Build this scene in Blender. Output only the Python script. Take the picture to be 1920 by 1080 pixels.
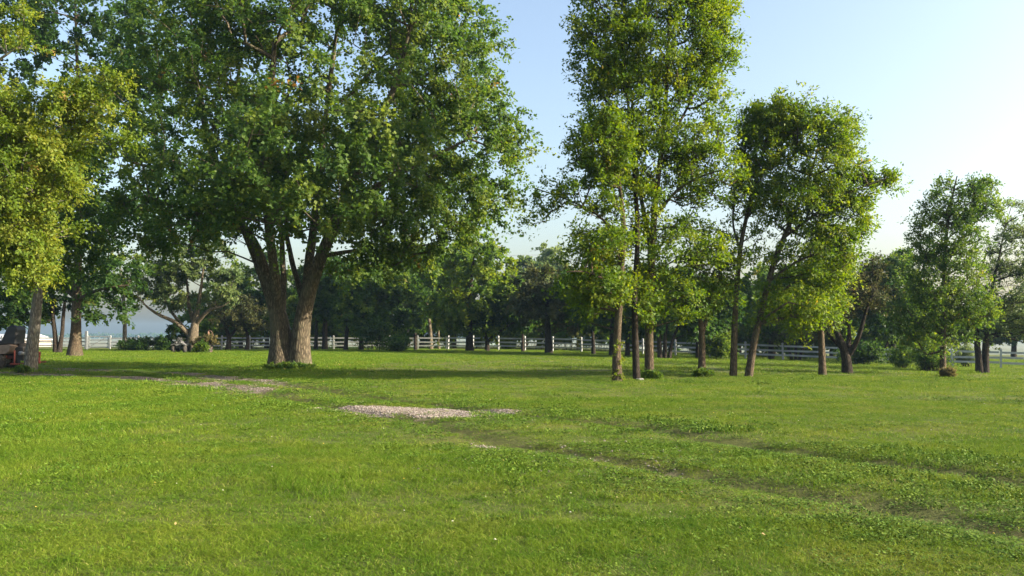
import bpy, bmesh, math, random
import numpy as np
from mathutils import Vector, Matrix, noise as mnoise

# ------------------------------------------------------------------ reset
for o in list(bpy.data.objects):
    bpy.data.objects.remove(o, do_unlink=True)
S = bpy.context.scene
C = S.collection
R = math.radians
rng = np.random.default_rng(7)
random.seed(7)

# ------------------------------------------------------------------ camera
F = 1500.0            # focal length in px of the 1920 px wide photograph
CAMZ = 1.6
PITCH = math.atan(87 / F)
cam = bpy.data.cameras.new('camera')
cam.sensor_width = 36
cam.lens = 36 * F / 1920
cam.clip_start = 0.05
cam.clip_end = 20000
camo = bpy.data.objects.new('camera', cam)
C.objects.link(camo)
camo.location = (0, 0, CAMZ)
camo.rotation_euler = (R(90) + PITCH, 0, 0)
S.camera = camo

# ------------------------------------------------------------------ sky and sun
SUN_EL = R(23)
SUN_AZ = R(98)        # clockwise from +Y (view direction) towards +X
w = bpy.data.worlds.new('World')
S.world = w
w.use_nodes = True
nt = w.node_tree
bg = nt.nodes['Background']
sky = nt.nodes.new('ShaderNodeTexSky')
sky.sky_type = 'NISHITA'
sky.sun_disc = False
sky.sun_elevation = SUN_EL
sky.sun_rotation = SUN_AZ
sky.altitude = 250
sky.air_density = 1.15
sky.dust_density = 5.0
sky.ozone_density = 1.0
nt.links.new(sky.outputs[0], bg.inputs[0])
bg.inputs[1].default_value = 0.124
sl = bpy.data.lights.new('sun', 'SUN')
sl.energy = 5.0
sl.angle = R(0.6)
sl.color = (1.0, 0.89, 0.71)
so = bpy.data.objects.new('sun', sl)
C.objects.link(so)
sd = Vector((math.sin(SUN_AZ) * math.cos(SUN_EL), math.cos(SUN_AZ) * math.cos(SUN_EL), math.sin(SUN_EL)))
so.rotation_euler = sd.to_track_quat('Z', 'Y').to_euler()
so.location = sd * 60
S.view_settings.view_transform = 'Standard'
S.view_settings.look = 'None'
S.view_settings.exposure = 1.5
S.view_settings.gamma = 1
S.view_settings.use_curve_mapping = False
S.render.engine = 'CYCLES'
S.cycles.max_bounces = 6
S.cycles.diffuse_bounces = 3
S.cycles.transmission_bounces = 4
S.cycles.transparent_max_bounces = 8
S.cycles.volume_bounces = 0

# ------------------------------------------------------------------ helpers
def tag(o, label=None, cat=None, group=None, kind=None):
    if label: o['label'] = label
    if cat: o['category'] = cat
    if group: o['group'] = group
    if kind: o['kind'] = kind
    return o

def link(name, me, mat=None, parent=None):
    o = bpy.data.objects.new(name, me)
    C.objects.link(o)
    if mat is not None and len(me.materials) == 0:
        me.materials.append(mat)
    if parent is not None:
        o.parent = parent
    return o

def empty(name, loc, rz=0):
    o = bpy.data.objects.new(name, None)
    o.empty_display_size = 0.3
    C.objects.link(o)
    o.location = loc
    o.rotation_euler = (0, 0, rz)
    return o

def ss(a, b, x):
    t = np.clip((x - a) / (b - a), 0, 1)
    return t * t * (3 - 2 * t)

def vnoise(x, y, s, seed=0):
    """cheap smooth value noise, vectorised"""
    x = np.asarray(x, float) / s + seed * 17.3
    y = np.asarray(y, float) / s - seed * 9.1
    xi = np.floor(x).astype(np.int64); yi = np.floor(y).astype(np.int64)
    fx = x - xi; fy = y - yi
    fx = fx * fx * (3 - 2 * fx); fy = fy * fy * (3 - 2 * fy)
    def h(a, b):
        n = (a * 374761393 + b * 668265263 + seed * 982451653) & 0x7fffffff
        n = ((n ^ (n >> 13)) * 1274126177) & 0x7fffffff
        return ((n ^ (n >> 16)) & 0xffff) / 65535.0
    return (h(xi, yi) * (1 - fx) + h(xi + 1, yi) * fx) * (1 - fy) + (h(xi, yi + 1) * (1 - fx) + h(xi + 1, yi + 1) * fx) * fy

# old drive: two wheel tracks that run from the left, past the maple, to the lower right
TRACK_A = np.array([(-34, 39), (-24, 34.5), (-14.5, 30.2), (-8.6, 24.8), (-4.2, 18.2), (-1.6, 15.0), (-0.2, 12.2), (1.0, 10.8), (1.9, 9.4), (3.2, 7.7), (4.2, 6.3), (6.0, 4.0), (8, 2)], float)
TRACK_B = np.array([(-34, 42), (-24, 38.5), (-15.5, 34.8), (-8.0, 26.8), (-4.0, 21.0), (-1.2, 17.8), (2.2, 14.2), (3.9, 11.0), (5.4, 8.7), (6.8, 6.6), (8.6, 4.4), (10.5, 2)], float)

def seg_dist(x, y, poly):
    d = np.full(np.shape(x), 1e9)
    for a, b in zip(poly[:-1], poly[1:]):
        ab = b - a
        t = np.clip(((x - a[0]) * ab[0] + (y - a[1]) * ab[1]) / (ab @ ab), 0, 1)
        d = np.minimum(d, np.hypot(x - a[0] - t * ab[0], y - a[1] - t * ab[1]))
    return d

def ground_z(x, y):
    x = np.asarray(x, float); y = np.asarray(y, float)
    z = -0.9 * ss(-4, 46, x) * 1.15 * ss(12, 58, y)
    z = z - 6.0 * ss(92, 320, y) - 0.6 * ss(46, 120, x)
    near = 1 - ss(45, 80, y)
    z = z + 0.09 * (vnoise(x, y, 7, 1) - 0.5) * near + 0.05 * (vnoise(x, y, 2.3, 2) - 0.5) * near
    m = np.minimum(seg_dist(x, y, TRACK_A), seg_dist(x, y, TRACK_B))
    z = z - 0.10 * np.exp(-(m / 0.26) ** 2) * near
    return z

def gz(x, y):
    return float(ground_z(np.array([x]), np.array([y]))[0])

CP, SP = math.cos(PITCH), math.sin(PITCH)
def at(px, py, Y):
    """the point at distance Y in front of the viewer that is seen at (px, py)"""
    u = (px - 960) / F; v = (540 - py) / F
    dy = CP - SP * v; dz = SP + CP * v
    k = Y / dy
    return Vector((u * k, Y, CAMZ + dz * k))

def ground_at(px, py):
    """where the sight line through (px, py) meets the lawn"""
    ys = np.arange(2.0, 130.0, 0.1)
    u = (px - 960) / F; v = (540 - py) / F
    kk = ys / (CP - SP * v)
    hit = np.nonzero(CAMZ + (SP + CP * v) * kk <= ground_z(u * kk, ys))[0]
    lo = float(ys[hit[0]]) if len(hit) else 90.0
    p = at(px, py, lo)
    return Vector((p.x, p.y, gz(p.x, p.y)))

class MB:
    """collects simple solids into one mesh"""
    def __init__(self):
        self.v = []; self.f = []
    def add(self, vs, fs):
        n = len(self.v)
        self.v += [tuple(p) for p in vs]
        self.f += [tuple(i + n for i in f) for f in fs]
        return self
    def box(self, c, s, rot=None, taper=1.0, bev=0.0):
        cx, cy, cz = c; hx, hy, hz = s[0] / 2, s[1] / 2, s[2] / 2
        if bev <= 0:
            vs = [(sx * hx * (taper if sz > 0 else 1), sy * hy * (taper if sz > 0 else 1), sz * hz) for sz in (-1, 1) for sy in (-1, 1) for sx in (-1, 1)]
            fs = [(0, 2, 3, 1), (4, 5, 7, 6), (0, 1, 5, 4), (2, 6, 7, 3), (0, 4, 6, 2), (1, 3, 7, 5)]
        else:
            bm = bmesh.new()
            bmesh.ops.create_cube(bm, size=1)
            for q in bm.verts:
                t = taper if q.co.z > 0 else 1
                q.co = Vector((q.co.x * 2 * hx * t, q.co.y * 2 * hy * t, q.co.z * 2 * hz))
            bmesh.ops.bevel(bm, geom=list(bm.edges), offset=bev, segments=2, profile=0.5, affect='EDGES')
            bm.verts.index_update()
            vs = [q.co.copy() for q in bm.verts]
            fs = [[q.index for q in f.verts] for f in bm.faces]
            bm.free()
        vs = [Vector(p) for p in vs]
        if rot is not None:
            M = rot if isinstance(rot, Matrix) else Matrix.Rotation(rot[1], 3, rot[0])
            vs = [M @ p for p in vs]
        return self.add([p + Vector(c) for p in vs], fs)
    def tube(self, pts, rad, n=8, cap=True):
        pts = [Vector(p) for p in pts]
        if not hasattr(rad, '__len__'): rad = [rad] * len(pts)
        vs = []; fs = []
        ref = Vector((0.31, 0.17, 0.93)).normalized()
        for i, p in enumerate(pts):
            d = (pts[min(i + 1, len(pts) - 1)] - pts[max(i - 1, 0)]).normalized()
            if abs(d.dot(ref)) > 0.97: ref = Vector((1, 0.1, 0)).normalized()
            a = d.cross(ref).normalized(); b = d.cross(a)
            for k in range(n):
                t = 2 * math.pi * k / n
                vs.append(p + (a * math.cos(t) + b * math.sin(t)) * rad[i])
        for i in range(len(pts) - 1):
            for k in range(n):
                k2 = (k + 1) % n
                fs.append((i * n + k, i * n + k2, (i + 1) * n + k2, (i + 1) * n + k))
        if cap:
            fs.append(tuple(range(n))[::-1]); fs.append(tuple((len(pts) - 1) * n + k for k in range(n)))
        return self.add(vs, fs)
    def lathe(self, prof, c=(0, 0, 0), axis='Z', n=24):
        vs = []; fs = []
        for r, h in prof:
            for k in range(n):
                t = 2 * math.pi * k / n
                p = (r * math.cos(t), r * math.sin(t), h)
                if axis == 'X': p = (h, p[0], p[1])
                elif axis == 'Y': p = (p[0], h, p[1])
                vs.append(Vector(p) + Vector(c))
        for i in range(len(prof) - 1):
            for k in range(n):
                k2 = (k + 1) % n
                fs.append((i * n + k, i * n + k2, (i + 1) * n + k2, (i + 1) * n + k))
        fs.append(tuple(range(n))[::-1]); fs.append(tuple((len(prof) - 1) * n + k for k in range(n)))
        return self.add(vs, fs)
    def prism(self, outline, y0, y1):
        """outline in x,z extruded along y"""
        n = len(outline)
        vs = [(x, y0, z) for x, z in outline] + [(x, y1, z) for x, z in outline]
        fs = [tuple(range(n)), tuple(range(2 * n - 1, n - 1, -1))] + [(i, i + n, (i + 1) % n + n, (i + 1) % n) for i in range(n)]
        return self.add(vs, fs)
    def mesh(self, name, smooth=False):
        me = bpy.data.meshes.new(name)
        me.from_pydata([tuple(p) for p in self.v], [], self.f)
        bm = bmesh.new(); bm.from_mesh(me)
        bmesh.ops.recalc_face_normals(bm, faces=bm.faces)
        bm.to_mesh(me); bm.free()
        if smooth:
            me.polygons.foreach_set('use_smooth', [True] * len(me.polygons))
        return me
    def build(self, name, mat, parent=None, smooth=False):
        return link(name, self.mesh(name, smooth), mat, parent)

def quad_mesh(name, V, attrs=None):
    """V: (n,4,3) array of quads -> mesh"""
    n = len(V)
    me = bpy.data.meshes.new(name)
    me.vertices.add(n * 4); me.loops.add(n * 4); me.polygons.add(n)
    me.vertices.foreach_set('co', np.ascontiguousarray(V, dtype=np.float32).ravel())
    me.loops.foreach_set('vertex_index', np.arange(n * 4, dtype=np.int32))
    me.polygons.foreach_set('loop_start', np.arange(0, n * 4, 4, dtype=np.int32))
    me.polygons.foreach_set('loop_total', np.full(n, 4, dtype=np.int32))
    for k, a in (attrs or {}).items():
        at_ = me.attributes.new(k, 'FLOAT', 'POINT')
        at_.data.foreach_set('value', np.ascontiguousarray(np.repeat(a, 4), dtype=np.float32) if len(a) == n else np.ascontiguousarray(a, dtype=np.float32))
    me.update(calc_edges=True)
    return me

def arr_mesh(name, V, Q, smooth=True):
    me = bpy.data.meshes.new(name)
    n = len(Q)
    me.vertices.add(len(V)); me.loops.add(n * 4); me.polygons.add(n)
    me.vertices.foreach_set('co', np.ascontiguousarray(V, dtype=np.float32).ravel())
    me.loops.foreach_set('vertex_index', np.ascontiguousarray(Q, dtype=np.int32).ravel())
    me.polygons.foreach_set('loop_start', np.arange(0, n * 4, 4, dtype=np.int32))
    me.polygons.foreach_set('loop_total', np.full(n, 4, dtype=np.int32))
    me.update(calc_edges=True)
    if smooth:
        me.polygons.foreach_set('use_smooth', np.ones(n, dtype=bool))
    return me

# ------------------------------------------------------------------ materials
def newmat(name):
    m = bpy.data.materials.new(name)
    m.use_nodes = True
    t = m.node_tree
    return m, t, t.nodes['Principled BSDF'], t.nodes['Material Output']

def N(t, typ, **kw):
    n = t.nodes.new(typ)
    for k, v in kw.items():
        setattr(n, k, v)
    return n

def ramp(t, fac, stops):
    r = t.nodes.new('ShaderNodeValToRGB')
    e = r.color_ramp.elements
    while len(e) < len(stops): e.new(0.5)
    for i, (p, c) in enumerate(stops):
        e[i].position = p
        e[i].color = (c[0], c[1], c[2], 1)
    t.links.new(fac, r.inputs[0])
    return r.outputs[0]

def noise_tex(t, scale, detail=4, rough=0.55, coord='Object', stretch=None):
    tc = t.nodes.new('ShaderNodeTexCoord')
    src = tc.outputs[coord]
    if stretch:
        mp = t.nodes.new('ShaderNodeMapping'); mp.inputs['Scale'].default_value = stretch
        t.links.new(src, mp.inputs[0]); src = mp.outputs[0]
    n = t.nodes.new('ShaderNodeTexNoise')
    n.inputs['Scale'].default_value = scale; n.inputs['Detail'].default_value = detail; n.inputs['Roughness'].default_value = rough
    t.links.new(src, n.inputs['Vector'])
    return n.outputs[0]

def mathn(t, op, a, b=None, clamp=False):
    m = t.nodes.new('ShaderNodeMath'); m.operation = op; m.use_clamp = clamp
    for i, v in enumerate((a, b)):
        if v is None: continue
        if isinstance(v, (int, float)): m.inputs[i].default_value = v
        else: t.links.new(v, m.inputs[i])
    return m.outputs[0]

def mixc(t, fac, a, b):
    m = t.nodes.new('ShaderNodeMix'); m.data_type = 'RGBA'
    for i, v in ((0, fac), (6, a), (7, b)):
        if isinstance(v, (int, float)): m.inputs[i].default_value = v
        elif isinstance(v, tuple): m.inputs[i].default_value = (*v, 1)
        else: t.links.new(v, m.inputs[i])
    return m.outputs[2]

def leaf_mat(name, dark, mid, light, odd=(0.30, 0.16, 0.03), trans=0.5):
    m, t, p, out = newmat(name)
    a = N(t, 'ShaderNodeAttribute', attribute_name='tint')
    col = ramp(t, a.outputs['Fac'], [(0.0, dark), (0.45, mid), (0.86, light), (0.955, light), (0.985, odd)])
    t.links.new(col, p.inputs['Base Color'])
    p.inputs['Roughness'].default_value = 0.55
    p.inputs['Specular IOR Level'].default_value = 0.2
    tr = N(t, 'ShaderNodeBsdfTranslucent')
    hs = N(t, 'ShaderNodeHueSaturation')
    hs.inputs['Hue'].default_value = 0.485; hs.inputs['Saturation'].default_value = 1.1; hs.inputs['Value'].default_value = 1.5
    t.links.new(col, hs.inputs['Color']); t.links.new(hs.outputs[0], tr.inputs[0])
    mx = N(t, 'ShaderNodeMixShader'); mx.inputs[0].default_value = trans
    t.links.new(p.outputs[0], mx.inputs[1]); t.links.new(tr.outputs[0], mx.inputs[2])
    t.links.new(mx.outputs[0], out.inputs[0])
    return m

def bark_mat(name, dark, light, scale=9, lichen=None):
    m, t, p, out = newmat(name)
    tc = N(t, 'ShaderNodeTexCoord')
    mp = N(t, 'ShaderNodeMapping'); mp.inputs['Scale'].default_value = (1, 1, 0.22)
    t.links.new(tc.outputs['Object'], mp.inputs[0])
    vo = N(t, 'ShaderNodeTexVoronoi', feature='DISTANCE_TO_EDGE'); vo.inputs['Scale'].default_value = scale * 1.6
    nz = N(t, 'ShaderNodeTexNoise'); nz.inputs['Scale'].default_value = scale * 2.5; nz.inputs['Detail'].default_value = 6; nz.inputs['Roughness'].default_value = 0.65
    t.links.new(mp.outputs[0], nz.inputs['Vector'])
    dis = N(t, 'ShaderNodeVectorMath', operation='SCALE'); dis.inputs['Scale'].default_value = 0.12
    t.links.new(nz.outputs['Color'], dis.inputs[0])
    ad = N(t, 'ShaderNodeVectorMath', operation='ADD')
    t.links.new(mp.outputs[0], ad.inputs[0]); t.links.new(dis.outputs[0], ad.inputs[1]); t.links.new(ad.outputs[0], vo.inputs['Vector'])
    ridge = mathn(t, 'MULTIPLY', vo.outputs['Distance'], 3.0, True)
    fac = mathn(t, 'ADD', mathn(t, 'MULTIPLY', ridge, 0.55), mathn(t, 'MULTIPLY', nz.outputs[0], 0.6), True)
    col = ramp(t, fac, [(0.1, tuple(c * 0.55 for c in dark)), (0.45, dark), (0.85, light)])
    big = noise_tex(t, 1.6, 4)
    if lichen:
        lm = ramp(t, big, [(0.5, (0, 0, 0)), (0.68, (1, 1, 1))])
        col = mixc(t, mathn(t, 'MULTIPLY', lm, 0.7), col, lichen)
    t.links.new(col, p.inputs['Base Color'])
    p.inputs['Roughness'].default_value = 0.9
    p.inputs['Specular IOR Level'].default_value = 0.15
    bp = N(t, 'ShaderNodeBump'); bp.inputs['Strength'].default_value = 0.9; bp.inputs['Distance'].default_value = 0.05
    t.links.new(fac, bp.inputs['Height']); t.links.new(bp.outputs[0], p.inputs['Normal'])
    return m

def plain(name, col, rough=0.6, metal=0.0, var=0.25, scale=14, bump=0.0, dirt=None):
    m, t, p, out = newmat(name)
    n = noise_tex(t, scale, 5)
    c = ramp(t, n, [(0.25, tuple(x * (1 - var) for x in col)), (0.75, tuple(min(1, x * (1 + var * 0.6)) for x in col))])
    if dirt:
        n2 = noise_tex(t, scale * 0.35, 5)
        c = mixc(t, mathn(t, 'MULTIPLY', ramp(t, n2, [(0.45, (0, 0, 0)), (0.7, (1, 1, 1))]), 0.6), c, dirt)
    t.links.new(c, p.inputs['Base Color'])
    p.inputs['Roughness'].default_value = rough
    p.inputs['Metallic'].default_value = metal
    if bump:
        b = N(t, 'ShaderNodeBump'); b.inputs['Strength'].default_value = bump; b.inputs['Distance'].default_value = 0.01
        t.links.new(n, b.inputs['Height']); t.links.new(b.outputs[0], p.inputs['Normal'])
    return m

L_MAPLE = leaf_mat('maple_leaf', (0.028, 0.068, 0.015), (0.062, 0.122, 0.019), (0.130, 0.175, 0.026), (0.24, 0.14, 0.03))
L_YELLOW = leaf_mat('yellowing_leaf', (0.060, 0.115, 0.014), (0.125, 0.185, 0.022), (0.205, 0.225, 0.034), (0.26, 0.19, 0.05))
L_ASH = leaf_mat('ash_leaf', (0.042, 0.092, 0.011), (0.090, 0.160, 0.015), (0.165, 0.210, 0.022), (0.24, 0.19, 0.025))
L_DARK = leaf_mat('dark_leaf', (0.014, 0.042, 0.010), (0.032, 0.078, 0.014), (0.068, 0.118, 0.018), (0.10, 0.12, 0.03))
L_MID = leaf_mat('mid_green_leaf', (0.026, 0.066, 0.012), (0.060, 0.122, 0.017), (0.125, 0.180, 0.024), (0.18, 0.17, 0.03))
L_BROWN = leaf_mat('brownish_leaf', (0.030, 0.045, 0.016), (0.060, 0.072, 0.024), (0.105, 0.105, 0.035), (0.16, 0.09, 0.03))
L_PALE = leaf_mat('pale_leaf', (0.045, 0.085, 0.030), (0.095, 0.145, 0.045), (0.160, 0.205, 0.065), (0.22, 0.20, 0.06))
L_DRY = leaf_mat('dry_leaf', (0.08, 0.080, 0.03), (0.13, 0.12, 0.045), (0.19, 0.17, 0.06), (0.3, 0.16, 0.05))
B_MAPLE = bark_mat('maple_bark', (0.078, 0.063, 0.043), (0.185, 0.150, 0.102), 7, (0.125, 0.118, 0.07))
B_PALE = bark_mat('pale_bark', (0.12, 0.107, 0.085), (0.26, 0.24, 0.195), 8, (0.19, 0.20, 0.15))
B_BROWN = bark_mat('brown_bark', (0.068, 0.051, 0.034), (0.165, 0.127, 0.083), 11, (0.10, 0.096, 0.055))
B_DARK = bark_mat('dark_bark', (0.030, 0.024, 0.019), (0.072, 0.058, 0.044), 11)
B_CREAM = bark_mat('cream_bark', (0.105, 0.085, 0.058), (0.22, 0.18, 0.125), 8)

# ------------------------------------------------------------------ ground
def grid_axis(fine0, fine1, step, far0, far1, grow=1.16):
    a = list(np.arange(fine0, fine1 + 1e-6, step))
    s = step; x = fine1
    while x < far1:
        s *= grow; x += s; a.append(x)
    s = step; x = fine0; b = []
    while x > far0:
        s *= grow; x -= s; b.append(x)
    return np.array(b[::-1] + a)

def masks(x, y):
    """bare (earth), gravel and track amount, 0..1"""
    da = seg_dist(x, y, TRACK_A); db = seg_dist(x, y, TRACK_B)
    n1 = vnoise(x, y, 0.9, 3); n2 = vnoise(x, y, 0.32, 4); n3 = vnoise(x, y, 2.6, 5); n4 = vnoise(x, y, 0.12, 6)
    nn = 0.45 * n1 + 0.3 * n2 + 0.25 * n4
    track = np.exp(-(np.minimum(da, db) / 0.55) ** 2)
    mid = np.exp(-(np.minimum(da, db) / 1.3) ** 2)
    def blob(cx, cy, rx, ry, ang, edge=0.8):
        c, s = math.cos(ang), math.sin(ang)
        u = ((x - cx) * c + (y - cy) * s) / rx; v = (-(x - cx) * s + (y - cy) * c) / ry
        return 1 - np.hypot(u, v) + edge * (nn - 0.5)
    g = np.full(np.shape(x), -1.0)
    # the bright patch, a few remnants along the lower track, the two shaded strips at the left
    for a in [(-3.4, 17.6, 0.95, 0.55, -0.35), (-2.3, 16.95, 1.1, 0.72, -0.2), (-1.4, 17.0, 1.1, 0.6, 0.15), (-0.65, 17.1, 1.0, 0.5, 0.0), (-1.2, 16.0, 0.7, 0.36, 0.1), (-2.9, 16.5, 0.5, 0.3, 0.0)]:
        g = np.maximum(g, blob(*a, edge=0.9))
    for a in [(-0.42, 11.75, 0.22, 0.22, -0.6), (0.95, 10.85, 0.42, 0.09, -0.5), (1.35, 10.25, 0.3, 0.08, -0.9), (1.8, 9.5, 0.30, 0.14, -0.9), (0.2, 11.5, 0.25, 0.07, -0.5)]:
        g = np.maximum(g, 0.55 * blob(*a, edge=1.5) - 0.04)
    left = ss(-26, -15, x) * (1 - ss(-8.2, -6.6, x))
    g = np.maximum(g, (np.exp(-(da / 1.15) ** 2) * 1.0 - 0.62 + 1.7 * (nn - 0.5)) * left)
    g = np.maximum(g, (np.exp(-(db / 0.95) ** 2) * 1.0 - 0.62 + 1.7 * (nn - 0.5)) * left)
    gravel = ss(-0.02, 0.22, g)
    b = 0.9 * blob(-22.5, 34.0, 6.0, 2.6, -0.3, 1.6)
    b = np.maximum(b, 0.8 * blob(-10.5, 29.0, 3.0, 1.6, -0.7, 1.7))
    b = np.maximum(b, (track - 0.83) * 1.2 * ss(0.42, 0.78, n1) * 1.2 * (1 - left))
    b = np.maximum(b, g + 0.16)
    bare = ss(0.0, 0.3, b)
    return bare, gravel, np.clip(track + 0.0 * mid, 0, 1), mid

gx = grid_axis(-26, 14, 0.25, -4000, 4000)
gy = grid_axis(3, 40, 0.25, -60, 4500)
GX, GY = np.meshgrid(gx, gy)
GZ = ground_z(GX, GY)
nx, ny = len(gx), len(gy)
idx = np.arange(nx * ny).reshape(ny, nx)
Q = np.stack([idx[:-1, :-1], idx[:-1, 1:], idx[1:, 1:], idx[1:, :-1]], -1).reshape(-1, 4)
gme = arr_mesh('lawn', np.stack([GX, GY, GZ], -1).reshape(-1, 3), Q)
mb, mg, mt_, mm = masks(GX.ravel(), GY.ravel())
for k, a in (('bare', mb), ('gravel', mg), ('track', mt_)):
    gme.attributes.new(k, 'FLOAT', 'POINT').data.foreach_set('value', a.astype(np.float32))

def lawn_colour(t):
    """patchy colour of the turf, shared by the ground sheet and the blades"""
    ge = N(t, 'ShaderNodeNewGeometry')
    def nz(scale, detail=4, off=0):
        mp = N(t, 'ShaderNodeMapping'); mp.inputs['Location'].default_value = (off, off * 2, 0)
        t.links.new(ge.outputs['Position'], mp.inputs[0])
        n = N(t, 'ShaderNodeTexNoise'); n.inputs['Scale'].default_value = scale; n.inputs['Detail'].default_value = detail
        t.links.new(mp.outputs[0], n.inputs['Vector'])
        return n.outputs[0]
    base = ramp(t, nz(0.55, 5), [(0.34, (0.064, 0.130, 0.009)), (0.5, (0.104, 0.168, 0.013)), (0.66, (0.162, 0.200, 0.022))])
    lush = ramp(t, nz(1.6, 4, 7), [(0.5, (0, 0, 0)), (0.64, (1, 1, 1))])
    c = mixc(t, mathn(t, 'MULTIPLY', lush, 0.6), base, (0.040, 0.112, 0.007))
    dry = ramp(t, nz(0.9, 6, 19), [(0.54, (0, 0, 0)), (0.68, (1, 1, 1))])
    return mixc(t, mathn(t, 'MULTIPLY', dry, 0.35), c, (0.185, 0.190, 0.030))

m, t, p, out = newmat('lawn_ground')
ca = N(t, 'ShaderNodeAttribute', attribute_name='bare'); cg = N(t, 'ShaderNodeAttribute', attribute_name='gravel'); ct = N(t, 'ShaderNodeAttribute', attribute_name='track')
turf = lawn_colour(t)
fine = noise_tex(t, 22, 5, 0.7)
turf = mixc(t, ramp(t, fine, [(0.35, (0.4, 0.4, 0.4)), (0.7, (0, 0, 0))]), turf, (0.035, 0.090, 0.008))
turf = mixc(t, mathn(t, 'MULTIPLY', ct.outputs['Fac'], 0.7), turf, (0.058, 0.080, 0.016))
# far fields beyond the fence: pale grey-green, with distance haze put into the colour
ge = N(t, 'ShaderNodeNewGeometry'); sx = N(t, 'ShaderNodeSeparateXYZ'); t.links.new(ge.outputs['Position'], sx.inputs[0])
farf = mathn(t, 'MULTIPLY', mathn(t, 'SUBTRACT', sx.outputs['Y'], 105.0), 0.02, True)
fieldn = noise_tex(t, 0.004, 3)
field = ramp(t, fieldn, [(0.4, (0.16, 0.21, 0.13)), (0.6, (0.26, 0.29, 0.22))])
turf = mixc(t, farf, turf, field)
dirtn = noise_tex(t, 9, 6, 0.65)
dirt = ramp(t, dirtn, [(0.3, (0.050, 0.040, 0.018)), (0.6, (0.105, 0.085, 0.042)), (0.8, (0.16, 0.13, 0.075))])
stn = noise_tex(t, 45, 4, 0.6)
grav = ramp(t, stn, [(0.3, (0.090, 0.070, 0.048)), (0.5, (0.17, 0.138, 0.105)), (0.7, (0.24, 0.205, 0.168))])
c = mixc(t, ca.outputs['Fac'], turf, dirt)
c = mixc(t, cg.outputs['Fac'], c, grav)
t.links.new(c, p.inputs['Base Color'])
p.inputs['Roughness'].default_value = 0.95; p.inputs['Specular IOR Level'].default_value = 0.1
bp = N(t, 'ShaderNodeBump'); bp.inputs['Strength'].default_value = 0.8; bp.inputs['Distance'].default_value = 0.04
t.links.new(fine, bp.inputs['Height']); t.links.new(bp.outputs[0], p.inputs['Normal'])
tag(link('lawn', gme, m), kind='structure')

# ------------------------------------------------------------------ point-instanced stuff (grass, weeds, gravel)
def scatter(name, P, rot, scl, index, templates, label, cat):
    col = bpy.data.collections.new(name + '_kinds')
    for i, (nm, me, mat) in enumerate(templates):
        o = bpy.data.objects.new('%02d_%s' % (i, nm), me)
        if len(me.materials) == 0: me.materials.append(mat)
        col.objects.link(o)
    me = bpy.data.meshes.new(name)
    me.vertices.add(len(P)); me.vertices.foreach_set('co', np.ascontiguousarray(P, dtype=np.float32).ravel())
    me.attributes.new('rot', 'FLOAT_VECTOR', 'POINT').data.foreach_set('vector', np.ascontiguousarray(rot, dtype=np.float32).ravel())
    me.attributes.new('scl', 'FLOAT_VECTOR', 'POINT').data.foreach_set('vector', np.ascontiguousarray(scl, dtype=np.float32).ravel())
    me.attributes.new('pick', 'INT', 'POINT').data.foreach_set('value', np.ascontiguousarray(index, dtype=np.int32))
    o = link(name, me)
    tag(o, label, cat, kind='stuff')
    g = bpy.data.node_groups.new(name + '_nodes', 'GeometryNodeTree')
    g.interface.new_socket('Geometry', in_out='INPUT', socket_type='NodeSocketGeometry')
    g.interface.new_socket('Geometry', in_out='OUTPUT', socket_type='NodeSocketGeometry')
    gi = g.nodes.new('NodeGroupInput'); go = g.nodes.new('NodeGroupOutput')
    ci = g.nodes.new('GeometryNodeCollectionInfo')
    ci.inputs['Collection'].default_value = col
    ci.inputs['Separate Children'].default_value = True
    ci.inputs['Reset Children'].default_value = True
    ip = g.nodes.new('GeometryNodeInstanceOnPoints')
    ip.inputs['Pick Instance'].default_value = True
    def na(n, ty):
        a = g.nodes.new('GeometryNodeInputNamedAttribute'); a.data_type = ty
        a.inputs['Name'].default_value = n
        return a.outputs['Attribute']
    g.links.new(gi.outputs[0], ip.inputs['Points'])
    g.links.new(ci.outputs[0], ip.inputs['Instance'])
    g.links.new(na('pick', 'INT'), ip.inputs['Instance Index'])
    er = g.nodes.new('FunctionNodeEulerToRotation')
    g.links.new(na('rot', 'FLOAT_VECTOR'), er.inputs[0])
    g.links.new(er.outputs[0], ip.inputs['Rotation'])
    g.links.new(na('scl', 'FLOAT_VECTOR'), ip.inputs['Scale'])
    g.links.new(ip.outputs[0], go.inputs[0])
    md = o.modifiers.new('scatter', 'NODES'); md.node_group = g
    return o

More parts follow.
